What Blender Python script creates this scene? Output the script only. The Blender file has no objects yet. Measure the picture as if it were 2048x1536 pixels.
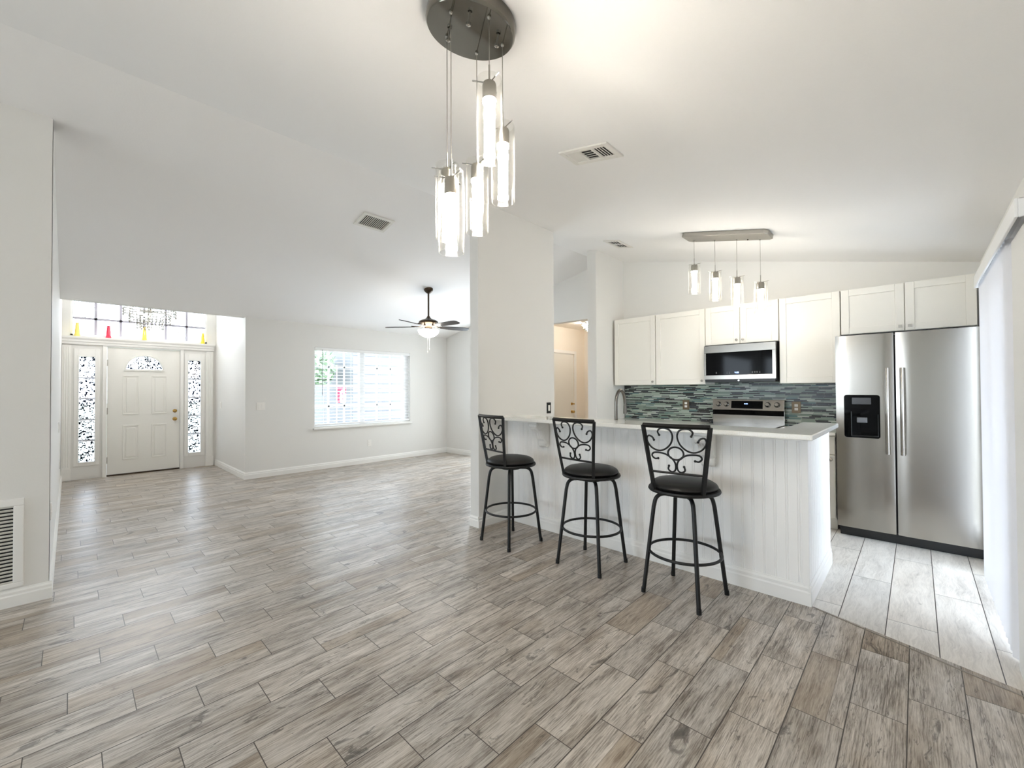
import bpy, bmesh, math, random
from math import sin, cos, pi, radians as R
from mathutils import Vector, Matrix
random.seed(7)
C = bpy.context.scene.collection
sc = bpy.context.scene

# ------------------------------------------------------------------ camera, world, light, exposure
cam = bpy.data.cameras.new('camera')
co = bpy.data.objects.new('camera', cam); C.objects.link(co); sc.camera = co
cam.sensor_width = 36.0; cam.sensor_fit = 'HORIZONTAL'
cam.lens = 845.6657 * 36.0 / 2048.0
cam.clip_start = 0.02
YAW, PIT, ROL = 0.762995179, 0.0129459477, -0.00482052575
fw = Vector((cos(YAW)*cos(PIT), sin(YAW)*cos(PIT), sin(PIT)))
rt = fw.cross(Vector((0, 0, 1))).normalized(); up = rt.cross(fw)
r2 = cos(ROL)*rt + sin(ROL)*up; u2 = -sin(ROL)*rt + cos(ROL)*up
co.matrix_world = Matrix(((r2.x, u2.x, -fw.x, 0), (r2.y, u2.y, -fw.y, 0), (r2.z, u2.z, -fw.z, 1.33), (0, 0, 0, 1)))

world = bpy.data.worlds.new('sky'); sc.world = world; world.use_nodes = True
bg = world.node_tree.nodes['Background']
bg.inputs[0].default_value = (0.76, 0.88, 1.0, 1); bg.inputs[1].default_value = 4.8

sc.view_settings.view_transform = 'Standard'; sc.view_settings.look = 'None'
sc.view_settings.gamma = 1.0; sc.view_settings.use_curve_mapping = False
sc.view_settings.exposure = 1.14
sc.cycles.use_denoising = True
sc.cycles.max_bounces = 14; sc.cycles.diffuse_bounces = 8; sc.cycles.glossy_bounces = 4
sc.cycles.transparent_max_bounces = 24; sc.cycles.transmission_bounces = 6
sc.cycles.caustics_reflective = False; sc.cycles.caustics_refractive = False
sc.cycles.sample_clamp_indirect = 6.0
try: sc.cycles.use_light_tree = True
except Exception: pass

def portal(name, loc, sx, sy, rot):
    l = bpy.data.lights.new(name, 'AREA'); l.shape = 'RECTANGLE'; l.size = sx; l.size_y = sy
    l.cycles.is_portal = True
    o = bpy.data.objects.new(name, l); o.location = loc; o.rotation_euler = rot; C.objects.link(o)
portal('portal_living', (3.75, 7.42, 1.38), 1.86, 1.36, (R(-90), 0, 0))
portal('portal_transom', (0.845, 9.30, 2.53), 1.70, 0.72, (R(-90), 0, 0))
portal('portal_door', (0.855, 9.30, 1.05), 1.60, 1.85, (R(-90), 0, 0))
portal('portal_slider', (3.83, -0.60, 1.02), 1.45, 2.04, (R(90), 0, 0))
portal('portal_added_side', (5.74, 5.84, 1.28), 1.05, 2.1, (R(90), 0, R(90)))  # portal of the opening added out of view to brighten the living room
portal('portal_added_front', (-4.65, 4.24, 1.2), 3.3, 2.2, (R(-90), 0, 0))  # portal of the added, unseen opening that lights the bar front
portal('portal_added_dining', (-7.15, 2.8, 1.25), 2.2, 2.3, (R(90), 0, R(-90)))  # portal of the added dining side opening, unseen, there for brightness

# ------------------------------------------------------------------ geometry helpers
class MB:
    """collects shapes, becomes one mesh"""
    def __init__(s): s.v = []; s.f = []
    def add(s, vs, fs):
        n = len(s.v); s.v += [tuple(p) for p in vs]; s.f += [tuple(i+n for i in f) for f in fs]; return s
    def box(s, x0, x1, y0, y1, z0, z1):
        if x0 > x1: x0, x1 = x1, x0
        if y0 > y1: y0, y1 = y1, y0
        if z0 > z1: z0, z1 = z1, z0
        return s.add([(x0,y0,z0),(x1,y0,z0),(x1,y1,z0),(x0,y1,z0),(x0,y0,z1),(x1,y0,z1),(x1,y1,z1),(x0,y1,z1)],
                     [(0,3,2,1),(4,5,6,7),(0,1,5,4),(1,2,6,5),(2,3,7,6),(3,0,4,7)])
    def obox(s, c, hx, hy, hz, M=None):
        M = M or Matrix.Identity(3); c = Vector(c)
        vs = [c + M @ Vector((a*hx, b*hy, d*hz)) for d in (-1,1) for a, b in ((-1,-1),(1,-1),(1,1),(-1,1))]
        return s.add(vs, [(0,3,2,1),(4,5,6,7),(0,1,5,4),(1,2,6,5),(2,3,7,6),(3,0,4,7)])
    def prism(s, poly, a0, a1, axis='x'):
        """polygon in the two other axes, extruded from a0 to a1"""
        def p(u, v, a):
            return {'x': (a, u, v), 'y': (u, a, v), 'z': (u, v, a)}[axis]
        n = len(poly)
        vs = [p(u, v, a0) for u, v in poly] + [p(u, v, a1) for u, v in poly]
        return s.add(vs, [tuple(range(n-1, -1, -1)), tuple(range(n, 2*n))] + [(i, (i+1) % n, n+(i+1) % n, n+i) for i in range(n)])
    def tube(s, pts, r, n=10, closed=False, caps=True, flat=1.0):
        pts = [Vector(p) for p in pts]; m = len(pts)
        rs = r if isinstance(r, (list, tuple)) else [r]*m
        vs = []; prev = None
        for i, p in enumerate(pts):
            if closed: t = pts[(i+1) % m] - pts[i-1]
            else: t = pts[min(i+1, m-1)] - pts[max(i-1, 0)]
            t = t.normalized() if t.length > 1e-9 else Vector((0,0,1))
            if prev is None:
                a = Vector((0,0,1)) if abs(t.z) < .9 else Vector((1,0,0))
                nrm = t.cross(a).normalized()
            else:
                nrm = prev - t*prev.dot(t)
                nrm = nrm.normalized() if nrm.length > 1e-6 else t.orthogonal().normalized()
            prev = nrm; b = t.cross(nrm)
            for k in range(n):
                an = 2*pi*k/n
                vs.append(p + rs[i]*(cos(an)*nrm + flat*sin(an)*b))
        fs = []
        for i in range(m if closed else m-1):
            j = (i+1) % m
            for k in range(n):
                fs.append((i*n+k, i*n+(k+1) % n, j*n+(k+1) % n, j*n+k))
        if caps and not closed:
            fs.append(tuple(range(n-1, -1, -1))); fs.append(tuple((m-1)*n+k for k in range(n)))
        return s.add(vs, fs)
    def lathe(s, prof, c=(0,0,0), n=32, M=None, sx=1, sy=1):
        """profile of (r, z) turned about z"""
        c = Vector(c); vs = []; fs = []; m = len(prof)
        for r, z in prof:
            for k in range(n):
                p = Vector((r*cos(2*pi*k/n)*sx, r*sin(2*pi*k/n)*sy, z))
                vs.append(c + (M @ p if M else p))
        for i in range(m-1):
            for k in range(n):
                fs.append((i*n+k, i*n+(k+1) % n, (i+1)*n+(k+1) % n, (i+1)*n+k))
        if prof[0][0] > 1e-5: fs.append(tuple(range(n-1, -1, -1)))
        if prof[-1][0] > 1e-5: fs.append(tuple((m-1)*n+k for k in range(n)))
        return s.add(vs, fs)
    def ball(s, c, r, n=12, m=8):
        return s.lathe([(r*sin(pi*i/m), -r*cos(pi*i/m)) for i in range(m+1)], c, n)

ORG = {}
def obj(name, mb, mat, parent=None, smooth=False, bevel=0, seg=2):
    org = ORG.get(parent, Vector((0,0,0))) if parent else Vector((0,0,0))
    me = bpy.data.meshes.new(name)
    me.from_pydata([tuple(Vector(v)-org) for v in mb.v], [], mb.f)
    bm = bmesh.new(); bm.from_mesh(me)
    bmesh.ops.recalc_face_normals(bm, faces=bm.faces); bm.to_mesh(me); bm.free()
    me.materials.append(mat)
    o = bpy.data.objects.new(name, me); C.objects.link(o)
    if parent: o.parent = parent
    ORG[o] = org
    if smooth:
        for p in me.polygons: p.use_smooth = True
        md = o.modifiers.new('split', 'EDGE_SPLIT'); md.split_angle = R(38)
    if bevel:
        md = o.modifiers.new('bevel', 'BEVEL'); md.width = bevel; md.segments = seg; md.limit_method = 'ANGLE'; md.angle_limit = R(40)
    return o
def tag(o, label, cat=None, group=None, kind=None):
    o['label'] = label
    if cat: o['category'] = cat
    if group: o['group'] = group
    if kind: o['kind'] = kind
    return o
def thing(name, loc, label, cat, group=None, kind=None):
    o = bpy.data.objects.new(name, None); C.objects.link(o); o.location = loc; o.empty_display_size = .1
    ORG[o] = Vector(loc)
    return tag(o, label, cat, group, kind)
def struct(name, mb, mat, label, cat, bevel=0, smooth=False):
    o = obj(name, mb, mat, None, smooth, bevel)
    return tag(o, label, cat, None, 'structure')
def dup(root, loc, rz, label):
    r = root.copy(); C.objects.link(r); r.location = loc; r.rotation_euler = (0,0,rz); r['label'] = label
    for ch in list(root.children):
        c = ch.copy(); C.objects.link(c); c.parent = r
        for g in list(ch.children):
            d = g.copy(); C.objects.link(d); d.parent = c
    return r

# ------------------------------------------------------------------ material helpers
def srgb(r, g, b):
    f = lambda c: (c/255/12.92) if c/255 <= .04045 else ((c/255+.055)/1.055)**2.4
    return (f(r), f(g), f(b), 1)
class NT:
    def __init__(s, name):
        s.m = bpy.data.materials.new(name); s.m.use_nodes = True; s.t = s.m.node_tree
        s.b = s.t.nodes['Principled BSDF']; s.out = s.t.nodes['Material Output']
    def n(s, typ, **kw):
        nd = s.t.nodes.new(typ)
        for k, v in kw.items(): setattr(nd, k, v)
        return nd
    def l(s, a, b): s.t.links.new(a, b)
    def put(s, v, sock):
        if hasattr(v, 'is_output') or isinstance(v, bpy.types.NodeSocket): s.l(v, sock)
        else: sock.default_value = v
    def math(s, op, a, b=None, c=None, clamp=False):
        nd = s.n('ShaderNodeMath', operation=op); nd.use_clamp = clamp
        s.put(a, nd.inputs[0])
        if b is not None: s.put(b, nd.inputs[1])
        if c is not None: s.put(c, nd.inputs[2])
        return nd.outputs[0]
    def xyz(s):
        tc = s.n('ShaderNodeTexCoord'); sp = s.n('ShaderNodeSeparateXYZ'); s.l(tc.outputs['Object'], sp.inputs[0])
        return sp.outputs[0], sp.outputs[1], sp.outputs[2]
    def vec(s, x, y, z=0.0):
        nd = s.n('ShaderNodeCombineXYZ')
        for i, v in enumerate((x, y, z)): s.put(v, nd.inputs[i])
        return nd.outputs[0]
    def noise(s, v, scale=1, detail=4, rough=.55, dist=0):
        nd = s.n('ShaderNodeTexNoise'); s.l(v, nd.inputs['Vector'])
        nd.inputs['Scale'].default_value = scale; nd.inputs['Detail'].default_value = detail
        nd.inputs['Roughness'].default_value = rough; nd.inputs['Distortion'].default_value = dist
        return nd.outputs['Fac']
    def white(s, v):
        nd = s.n('ShaderNodeTexWhiteNoise', noise_dimensions='3D'); s.l(v, nd.inputs['Vector']); return nd
    def ramp(s, fac, stops, interp='LINEAR'):
        nd = s.n('ShaderNodeValToRGB'); s.put(fac, nd.inputs[0]); nd.color_ramp.interpolation = interp
        el = nd.color_ramp.elements
        while len(el) < len(stops): el.new(.5)
        for e, (p, c) in zip(el, stops):
            e.position = p; e.color = c if len(c) == 4 else (*c, 1)
        return nd.outputs[0]
    def mix(s, fac, a, b, mode='MIX'):
        nd = s.n('ShaderNodeMix', data_type='RGBA', blend_type=mode)
        s.put(fac, nd.inputs[0]); s.put(a, nd.inputs[6]); s.put(b, nd.inputs[7]); return nd.outputs[2]
    def bump(s, h, strength=.2, dist=.01):
        nd = s.n('ShaderNodeBump'); nd.inputs['Strength'].default_value = strength; nd.inputs['Distance'].default_value = dist
        s.l(h, nd.inputs['Height']); s.l(nd.outputs[0], s.b.inputs['Normal'])
    def set(s, **kw):
        for k, v in kw.items(): s.put(v, s.b.inputs[k.replace('_', ' ')])
        return s.m
def pbr(name, col, rough=.5, metal=0, **kw):
    t = NT(name); t.set(Base_Color=col, Roughness=rough, Metallic=metal)
    for k, v in kw.items(): t.put(v, t.b.inputs[k.replace('_', ' ')])
    return t.m
def emit(name, col, strength):
    t = NT(name); t.set(Base_Color=(0,0,0,1), Emission_Color=col, Emission_Strength=strength); return t.m
def paint(name, col, rough=.55, bumpy=.0):
    t = NT(name); x, y, z = t.xyz()
    n = t.noise(t.vec(x, y, z), 2.5, 3)
    t.set(Base_Color=t.mix(t.math('MULTIPLY', n, .05), col, (col[0]*.9, col[1]*.9, col[2]*.88, 1)), Roughness=rough)
    if bumpy:
        t.bump(t.noise(t.vec(x, y, z), 90, 2), bumpy, .004)
    return t.m

M = {}
M['wall'] = paint('wall_paint', srgb(230, 229, 226), .6, .08)
M['ceil'] = paint('ceiling_paint', srgb(243, 242, 241), .8, .10)
M['trim'] = paint('white_trim', srgb(240, 239, 236), .35)
M['door'] = paint('door_paint', srgb(236, 235, 230), .4)
M['cab'] = paint('cabinet_white', srgb(238, 235, 227), .38)
M['bead'] = paint('beadboard_white', srgb(246, 245, 243), .4)
M['cream'] = paint('hall_paint', srgb(240, 232, 220), .6)
M['plastic'] = pbr('white_plastic', srgb(238, 236, 232), .35)
M['vinyl'] = pbr('white_vinyl', srgb(242, 242, 242), .4)
M['black'] = pbr('black_plastic', srgb(14, 14, 15), .35)
M['blackgl'] = pbr('black_glass', srgb(3, 3, 4), .06, 0, Specular_IOR_Level=.12)
M['iron'] = pbr('black_iron', srgb(6, 6, 6), .5, 0.0)
M['leather'] = NT('black_vinyl'); _t = M['leather']; _x = _t.xyz()
_t.set(Base_Color=srgb(12, 11, 10), Roughness=.42); _t.bump(_t.noise(_t.vec(*_x), 140, 2), .15, .002); M['leather'] = _t.m
M['chrome'] = pbr('chrome', srgb(205, 203, 198), .05, 1)
M['dimchrome'] = pbr('dim_reflection_chrome', srgb(118,114,106), .06, 1)  # chrome base darkened to stand in for a dark reflection
M['faucetsteel'] = pbr('faucet_steel', srgb(122,118,112), .25, 1)
M['nickel'] = pbr('brushed_nickel', srgb(168, 164, 156), .32, 1)
M['bronze'] = pbr('bronze', srgb(74, 62, 50), .35, .9)
M['bronzepl'] = pbr('bronze_plate', srgb(112, 96, 76), .4, .6)
M['brass'] = pbr('brass', srgb(196, 160, 92), .22, 1)
M['blade'] = pbr('dark_walnut', srgb(40, 33, 29), .4)
M['dark'] = pbr('painted_void_shade', srgb(30, 29, 26), .8)  # dark colour standing in for unlit depth behind louvers and openings
M['ventslat'] = pbr('vent_metal', srgb(228, 226, 220), .4)
# stainless steel
t = NT('stainless'); x, y, z = t.xyz()
br = t.noise(t.vec(t.math('MULTIPLY', y, 2.0), t.math('MULTIPLY', x, 2.0), t.math('MULTIPLY', z, 380)), 1, 3)
t.set(Base_Color=srgb(156, 151, 144), Metallic=1.0, Roughness=t.math('MULTIPLY_ADD', br, .04, .18))
wv = t.noise(t.vec(t.math('MULTIPLY', x, 2.2), t.math('MULTIPLY', y, 2.2), t.math('MULTIPLY', z, 3.0)), 1, 1)
t.bump(wv, .06, .02); M['steel'] = t.m
# quartz
t = NT('white_quartz'); x, y, z = t.xyz(); v = t.vec(x, y, z)
sp = t.noise(v, 160, 2); sp2 = t.noise(v, 60, 3)
c = t.ramp(sp, [(.0, srgb(150,140,125)), (.30, srgb(222,218,208)), (.40, srgb(238,236,230)), (1, srgb(244,243,239))])
t.set(Base_Color=c, Roughness=.07); M['quartz'] = t.m

def glass(name, tint=(1,1,1,1), gloss=.05, lo=.04, hi=.9):
    t = NT(name); t.t.nodes.remove(t.b)
    tr = t.n('ShaderNodeBsdfTransparent'); tr.inputs[0].default_value = tint
    gl = t.n('ShaderNodeBsdfGlossy'); gl.inputs['Roughness'].default_value = gloss
    lw = t.n('ShaderNodeLayerWeight'); lw.inputs[0].default_value = .35
    f = t.math('MULTIPLY_ADD', t.math('POWER', lw.outputs['Facing'], 2.5), hi-lo, lo)
    mx = t.n('ShaderNodeMixShader'); t.l(f, mx.inputs[0]); t.l(tr.outputs[0], mx.inputs[1]); t.l(gl.outputs[0], mx.inputs[2])
    t.l(mx.outputs[0], t.out.inputs[0]); return t.m
M['glass'] = glass('window_glass', (1,1,1,1), .02, .03, .5)
def tubeglass():
    t = NT('shade_glass'); t.t.nodes.remove(t.b)
    tr = t.n('ShaderNodeBsdfTransparent'); tr.inputs[0].default_value = (.97,.97,.96,1)
    gl = t.n('ShaderNodeBsdfGlossy'); gl.inputs['Roughness'].default_value = .04
    tl = t.n('ShaderNodeBsdfTranslucent'); tl.inputs[0].default_value = (.95,.94,.9,1)
    m0 = t.n('ShaderNodeMixShader'); m0.inputs[0].default_value = .16; t.l(gl.outputs[0], m0.inputs[1]); t.l(tl.outputs[0], m0.inputs[2])
    lw = t.n('ShaderNodeLayerWeight'); lw.inputs[0].default_value = .35
    f = t.math('MULTIPLY_ADD', t.math('POWER', lw.outputs['Facing'], 4.0), .85, .02)
    mx = t.n('ShaderNodeMixShader'); t.l(f, mx.inputs[0]); t.l(tr.outputs[0], mx.inputs[1]); t.l(m0.outputs[0], mx.inputs[2])
    t.l(mx.outputs[0], t.out.inputs[0]); return t.m
M['tubeglass'] = tubeglass()
M['crystal'] = glass('crystal', (.62,.61,.58,1), .08, .35, .9)
# leaded glass of the entry
t = NT('leaded_glass'); t.t.nodes.remove(t.b); x, y, z = t.xyz()
nz = t.noise(t.vec(t.math('MULTIPLY', x, 22), 0.0, t.math('MULTIPLY', z, 22)), 1, 1, .4, 1.2)
m1 = t.math('LESS_THAN', t.math('ABSOLUTE', t.math('SUBTRACT', nz, .5)), .07)
nk = t.noise(t.vec(t.math('MULTIPLY', x, 31), 5.0, t.math('MULTIPLY', z, 31)), 1, 1)
m1 = t.math('MULTIPLY', m1, t.math('GREATER_THAN', nk, .44))
tr = t.n('ShaderNodeBsdfTransparent'); t.l(t.mix(m1, (.96,.96,.98,1), (.035,.04,.055,1)), tr.inputs[0])
tl = t.n('ShaderNodeBsdfTranslucent'); t.l(t.mix(m1, (.9,.9,.92,1), (.02,.022,.03,1)), tl.inputs[0])
mx = t.n('ShaderNodeMixShader'); mx.inputs[0].default_value = .35
t.l(tr.outputs[0], mx.inputs[1]); t.l(tl.outputs[0], mx.inputs[2]); t.l(mx.outputs[0], t.out.inputs[0]); M['leaded'] = t.m
# vertical blind vanes, window blind slats
def translucent(name, col, k):
    t = NT(name); t.t.nodes.remove(t.b)
    d = t.n('ShaderNodeBsdfDiffuse'); d.inputs[0].default_value = col
    tl = t.n('ShaderNodeBsdfTranslucent'); tl.inputs[0].default_value = col
    mx = t.n('ShaderNodeMixShader'); mx.inputs[0].default_value = k
    t.l(d.outputs[0], mx.inputs[1]); t.l(tl.outputs[0], mx.inputs[2]); t.l(mx.outputs[0], t.out.inputs[0]); return t.m
M['vane'] = translucent('blind_vane', (.80,.80,.83,1), .03)
M['slat'] = translucent('blind_slat', (.82,.82,.82,1), .03)
# lit rods of the pendants
def rodmat(name, k):
    t = NT(name); x, y, z = t.xyz()
    bb = t.noise(t.vec(x, y, z), 130, 2, .6)
    t.set(Base_Color=(.9,.88,.84,1), Roughness=.2, Emission_Color=(1, .92, .83, 1),
          Emission_Strength=t.math('MULTIPLY_ADD', t.math('GREATER_THAN', bb, .43), 38.0*k, .45))
    return t.m
M['rod'] = rodmat('lit_crystal_rod', 1.1); M['led'] = emit('led_glow', (1, .91, .79, 1), 60)
M['rodk'] = rodmat('lit_kitchen_rod', .56); M['ledk'] = emit('led_kitchen_glow', (1, .91, .79, 1), 45)
M['bowl'] = emit('fan_bowl_glass', (1, .96, .90, 1), 15)
M['halllamp'] = emit('hall_lamp_glow', (1, .93, .85, 1), 150)
M['entrylamp'] = emit('entry_lamp_glow', (1, .97, .94, 1), 190)
M['blue'] = emit('blue_display', (.25, .40, 1, 1), 4)
M['palemark'] = pbr('pale_marking', srgb(150, 150, 150), .5)

# floor tile planks
def plank(name, y0, w, x0, L, step, stops, grout, kn, gsc, rough, wavy, brown, dark):
    t = NT(name); x, y, z = t.xyz()
    v = t.math('DIVIDE', t.math('SUBTRACT', y, y0), w); row = t.math('FLOOR', v); fv = t.math('FRACT', v)
    u = t.math('DIVIDE', t.math('ADD', t.math('SUBTRACT', x, x0), t.math('MULTIPLY', row, step)), L)
    col = t.math('FLOOR', u); fu = t.math('FRACT', u)
    ev = t.math('MULTIPLY', t.math('MINIMUM', fv, t.math('SUBTRACT', 1.0, fv)), w)
    eu = t.math('MULTIPLY', t.math('MINIMUM', fu, t.math('SUBTRACT', 1.0, fu)), L)
    g = t.math('MINIMUM', t.math('LESS_THAN', t.math('MINIMUM', ev, t.math('MULTIPLY', eu, 1.25)), .0021), 1.0)
    wn = t.white(t.vec(row, col, 3.0)); rs = t.n('ShaderNodeSeparateColor'); t.l(wn.outputs['Color'], rs.inputs[0])
    ra, rb, rc = rs.outputs
    ox = t.math('MULTIPLY', ra, 37.0); oy = t.math('MULTIPLY', rb, 53.0)
    px = t.math('ADD', x, ox); py = t.math('ADD', y, oy)
    warp = t.noise(t.vec(t.math('MULTIPLY', px, 5), t.math('MULTIPLY', py, 11)), 1, 2)
    wy = t.math('MULTIPLY_ADD', warp, wavy, py)
    fine = t.noise(t.vec(t.math('MULTIPLY', px, 10), t.math('MULTIPLY', wy, gsc*2.6)), 1, 6, .72)
    mid = t.noise(t.vec(t.math('MULTIPLY', px, 2.6), t.math('MULTIPLY', wy, gsc*.6)), 1, 4, .6)
    blot = t.noise(t.vec(t.math('MULTIPLY', px, 2.6), t.math('MULTIPLY', wy, 13)), 1, 3, .55)
    f = t.math('ADD', t.math('ADD', t.math('MULTIPLY', fine, .50), t.math('MULTIPLY', mid, .22)), t.math('MULTIPLY', blot, .28))
    base = t.ramp(f, stops)
    # boards printed inside one tile: a narrower strip with its own tone
    sp = t.math('MULTIPLY_ADD', rc, .5, .25); side = t.math('GREATER_THAN', fv, sp)
    has = t.math('GREATER_THAN', rb, .45)
    w2 = t.white(t.vec(t.math('ADD', row, 91.0), col, side)); s2 = t.n('ShaderNodeSeparateColor'); t.l(w2.outputs['Color'], s2.inputs[0])
    brn = t.math('MULTIPLY', t.math('MULTIPLY', t.math('LESS_THAN', s2.outputs[0], .28), has), brown)
    base = t.mix(t.math('MULTIPLY', brn, .75), base, (.80, .74, .66, 1), 'MULTIPLY')
    base = t.mix(t.math('MULTIPLY', brn, .25), base, srgb(140,124,106))
    edge = t.math('MULTIPLY', t.math('LESS_THAN', t.math('ABSOLUTE', t.math('SUBTRACT', fv, sp)), .007), has)
    base = t.mix(t.math('MULTIPLY', edge, .6*brown), base, srgb(96,86,76))
    # soft brown clouds
    cl = t.noise(t.vec(t.math('MULTIPLY', px, 3.4), t.math('MULTIPLY', py, 7)), 1, 2, .5)
    clm = t.ramp(cl, [(.50, (0,0,0)), (.68, (1,1,1))])
    base = t.mix(t.math('MULTIPLY', clm, .55*brown), base, (.72, .66, .585, 1), 'MULTIPLY')
    # thin dark checks along the grain
    ck = t.noise(t.vec(t.math('MULTIPLY', px, 2.4), t.math('MULTIPLY', wy, 30)), 1, 3, .6, .3)
    ckm = t.math('LESS_THAN', t.math('ABSOLUTE', t.math('SUBTRACT', ck, .585)), .008)
    base = t.mix(t.math('MULTIPLY', ckm, .55*brown), base, srgb(84,76,68))
    # dark knots and charred streaks
    kv = t.noise(t.vec(t.math('MULTIPLY', px, 5.0), t.math('MULTIPLY', wy, 12)), 1, 5, .66, 1.2)
    km = t.ramp(kv, [(kn, (0,0,0)), (kn+.04, (.7,.7,.7)), (kn+.12, (1,1,1))])
    km = t.math('MULTIPLY', km, t.math('MULTIPLY', t.math('GREATER_THAN', rc, .35), t.math('MULTIPLY_ADD', fine, 1.2, .15), clamp=True))
    base = t.mix(km, base, dark)
    br = t.math('MULTIPLY_ADD', rb, .22, .86)
    tint = t.mix(ra, (1.0, .985, .965, 1), (.98, .99, 1.0, 1))
    base = t.mix(1.0, base, tint, 'MULTIPLY')
    hb = t.n('ShaderNodeHueSaturation'); t.l(base, hb.inputs['Color']); t.l(br, hb.inputs['Value'])
    c = t.mix(g, hb.outputs[0], grout)
    t.set(Base_Color=c, Roughness=t.math('MULTIPLY_ADD', fine, .22, rough-.11), Specular_IOR_Level=.5)
    h = t.math('SUBTRACT', t.math('MULTIPLY', f, .35), t.math('MULTIPLY', g, 1.0))
    t.bump(h, .35, .003)
    return t.m
M['plank'] = plank('grey_plank_tile', .042, .1788, 2.801, .512, .2,
    [(.37, srgb(86,77,68)), (.445, srgb(144,135,126)), (.51, srgb(185,177,168)), (.59, srgb(214,207,199))], srgb(66,58,51), .60, 75, .32, .012, 1.0, srgb(58,54,50))
M['kplank'] = plank('pale_plank_tile', .345, .2065, 3.26, 1.2, .6,
    [(.30, srgb(158,152,144)), (.42, srgb(206,201,194)), (.54, srgb(228,223,216)), (.68, srgb(240,236,230))], srgb(60,54,48), .68, 40, .36, .07, 0.0, srgb(126,120,112))
# mosaic backsplash (in the plane x = const)
t = NT('glass_mosaic'); x, y, z = t.xyz(); h = .0125
v = t.math('DIVIDE', z, h); row = t.math('FLOOR', v); fv = t.math('FRACT', v)
wr = t.white(t.vec(row, 7.0, 1.0)); rr = t.n('ShaderNodeSeparateColor'); t.l(wr.outputs['Color'], rr.inputs[0])
fr = t.math('MULTIPLY_ADD', rr.outputs[0], 3.5, 6.5)
u = t.math('ADD', t.math('MULTIPLY', y, fr), t.math('MULTIPLY', rr.outputs[1], 20.0)); col = t.math('FLOOR', u); fu = t.math('FRACT', u)
wc = t.white(t.vec(row, col, 2.0))
colr = t.ramp(wc.outputs['Value'], [(0, srgb(20,22,28)), (.22, srgb(132,148,136)), (.42, srgb(166,178,168)), (.60, srgb(112,130,122)), (.72, srgb(84,116,118)), (.78, srgb(190,198,192)), (.91, srgb(40,46,58))], 'CONSTANT')
e1 = t.math('LESS_THAN', t.math('MINIMUM', fv, t.math('SUBTRACT', 1.0, fv)), .07)
e2 = t.math('LESS_THAN', t.math('MINIMUM', fu, t.math('SUBTRACT', 1.0, fu)), .012)
g = t.math('MAXIMUM', e1, e2)
t.set(Base_Color=t.mix(g, colr, srgb(150,152,148)), Roughness=t.math('MULTIPLY_ADD', g, .5, .22), Specular_IOR_Level=.25)
t.bump(t.math('SUBTRACT', 1.0, g), .3, .002); M['mosaic'] = t.m

# ------------------------------------------------------------------ room shell
RY, RZ = 3.43, 3.255
def zA(y): return 2.437 + (RZ-2.437)/(7.273-RY)*(7.273-y)
SB = .2137
def zB(y): return RZ + SB*(y-RY)
def zc(y): return zB(y) if y < RY else zA(y)
def wall_x(name, x0, x1, ys, label, holes=(), mat='wall', top=None):
    """wall in the plane x, from ys[0] to ys[1], up to the ceiling slope; holes (ya, yb, za, zb)"""
    mb = MB(); ya, yb = ys
    cuts = sorted({ya, yb, *[h for q in holes for h in q[:2]], *([RY] if ya < RY < yb else [])})
    for a, b in zip(cuts, cuts[1:]):
        ta, tb = (top, top) if top else (zc(a)+.03, zc(b)+.03)
        hs = [q for q in holes if q[0] <= a+1e-6 and q[1] >= b-1e-6]
        lo = 0.0
        for q in sorted(hs, key=lambda q: q[2]):
            if q[2] > lo: mb.box(x0, x1, a, b, lo, q[2])
            lo = q[3]
        mb.prism([(a, lo), (b, lo), (b, tb), (a, ta)], x0, x1, 'x')
    return struct(name, mb, M[mat], label, 'wall')
def wall_y(name, y0, y1, xs, z1, label, holes=(), mat='wall', z0=0.0):
    mb = MB(); xa, xb = xs
    cx = sorted({xa, xb, *[h for q in holes for h in q[:2]]}); cz = sorted({z0, z1, *[h for q in holes for h in q[2:]]})
    for a, b in zip(cx, cx[1:]):
        run = None
        for c, d in zip(cz, cz[1:]):
            hole = any(q[0] <= a+1e-6 and q[1] >= b-1e-6 and q[2] <= c+1e-6 and q[3] >= d-1e-6 for q in holes)
            if not hole: run = (run[0], d) if run else (c, d)
            if (hole or d == z1) and run: mb.box(a, b, y0, y1, *run); run = None
    return struct(name, mb, M[mat], label, 'wall')

# floor
mb = MB(); mb.prism([(-7.2,-.6),(2.80,-.6),(3.135,.465),(3.135,3.10),(5.8,3.10),(5.8,7.3),(1.95,7.3),(1.95,9.4),(-.25,9.4),(-.25,7.3),(-7.2,7.3)], -.06, 0, 'z')
struct('floor', mb, M['plank'], 'dark grey wood-look plank tile floor of the living and dining area', 'floor')
mb = MB(); mb.prism([(2.80,-.6),(5.8,-.6),(5.8,3.10),(3.135,3.10),(3.135,.465)], -.06, 0, 'z')
struct('floor', mb, M['kplank'], 'pale wood-look plank tile floor of the kitchen', 'floor')
mb = MB(); mb.box(5.8, 8.2, 3.2, 5.3, -.06, 0)
struct('floor', mb, M['plank'], 'floor of the warm lit hall', 'floor')
mb = MB()
a = Vector((3.118,.455)); b = Vector((2.80,-.42)); d = (b-a).normalized(); n_ = Vector((-d.y, d.x))*.004
mb.prism([tuple(a+n_), tuple(b+n_), tuple(b-n_), tuple(a-n_)], 0, .003, 'z')
struct('trim_1', mb, pbr('strip_metal', srgb(150,142,132), .4, .6), 'thin strip where the dark floor meets the pale kitchen floor', 'threshold')

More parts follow.
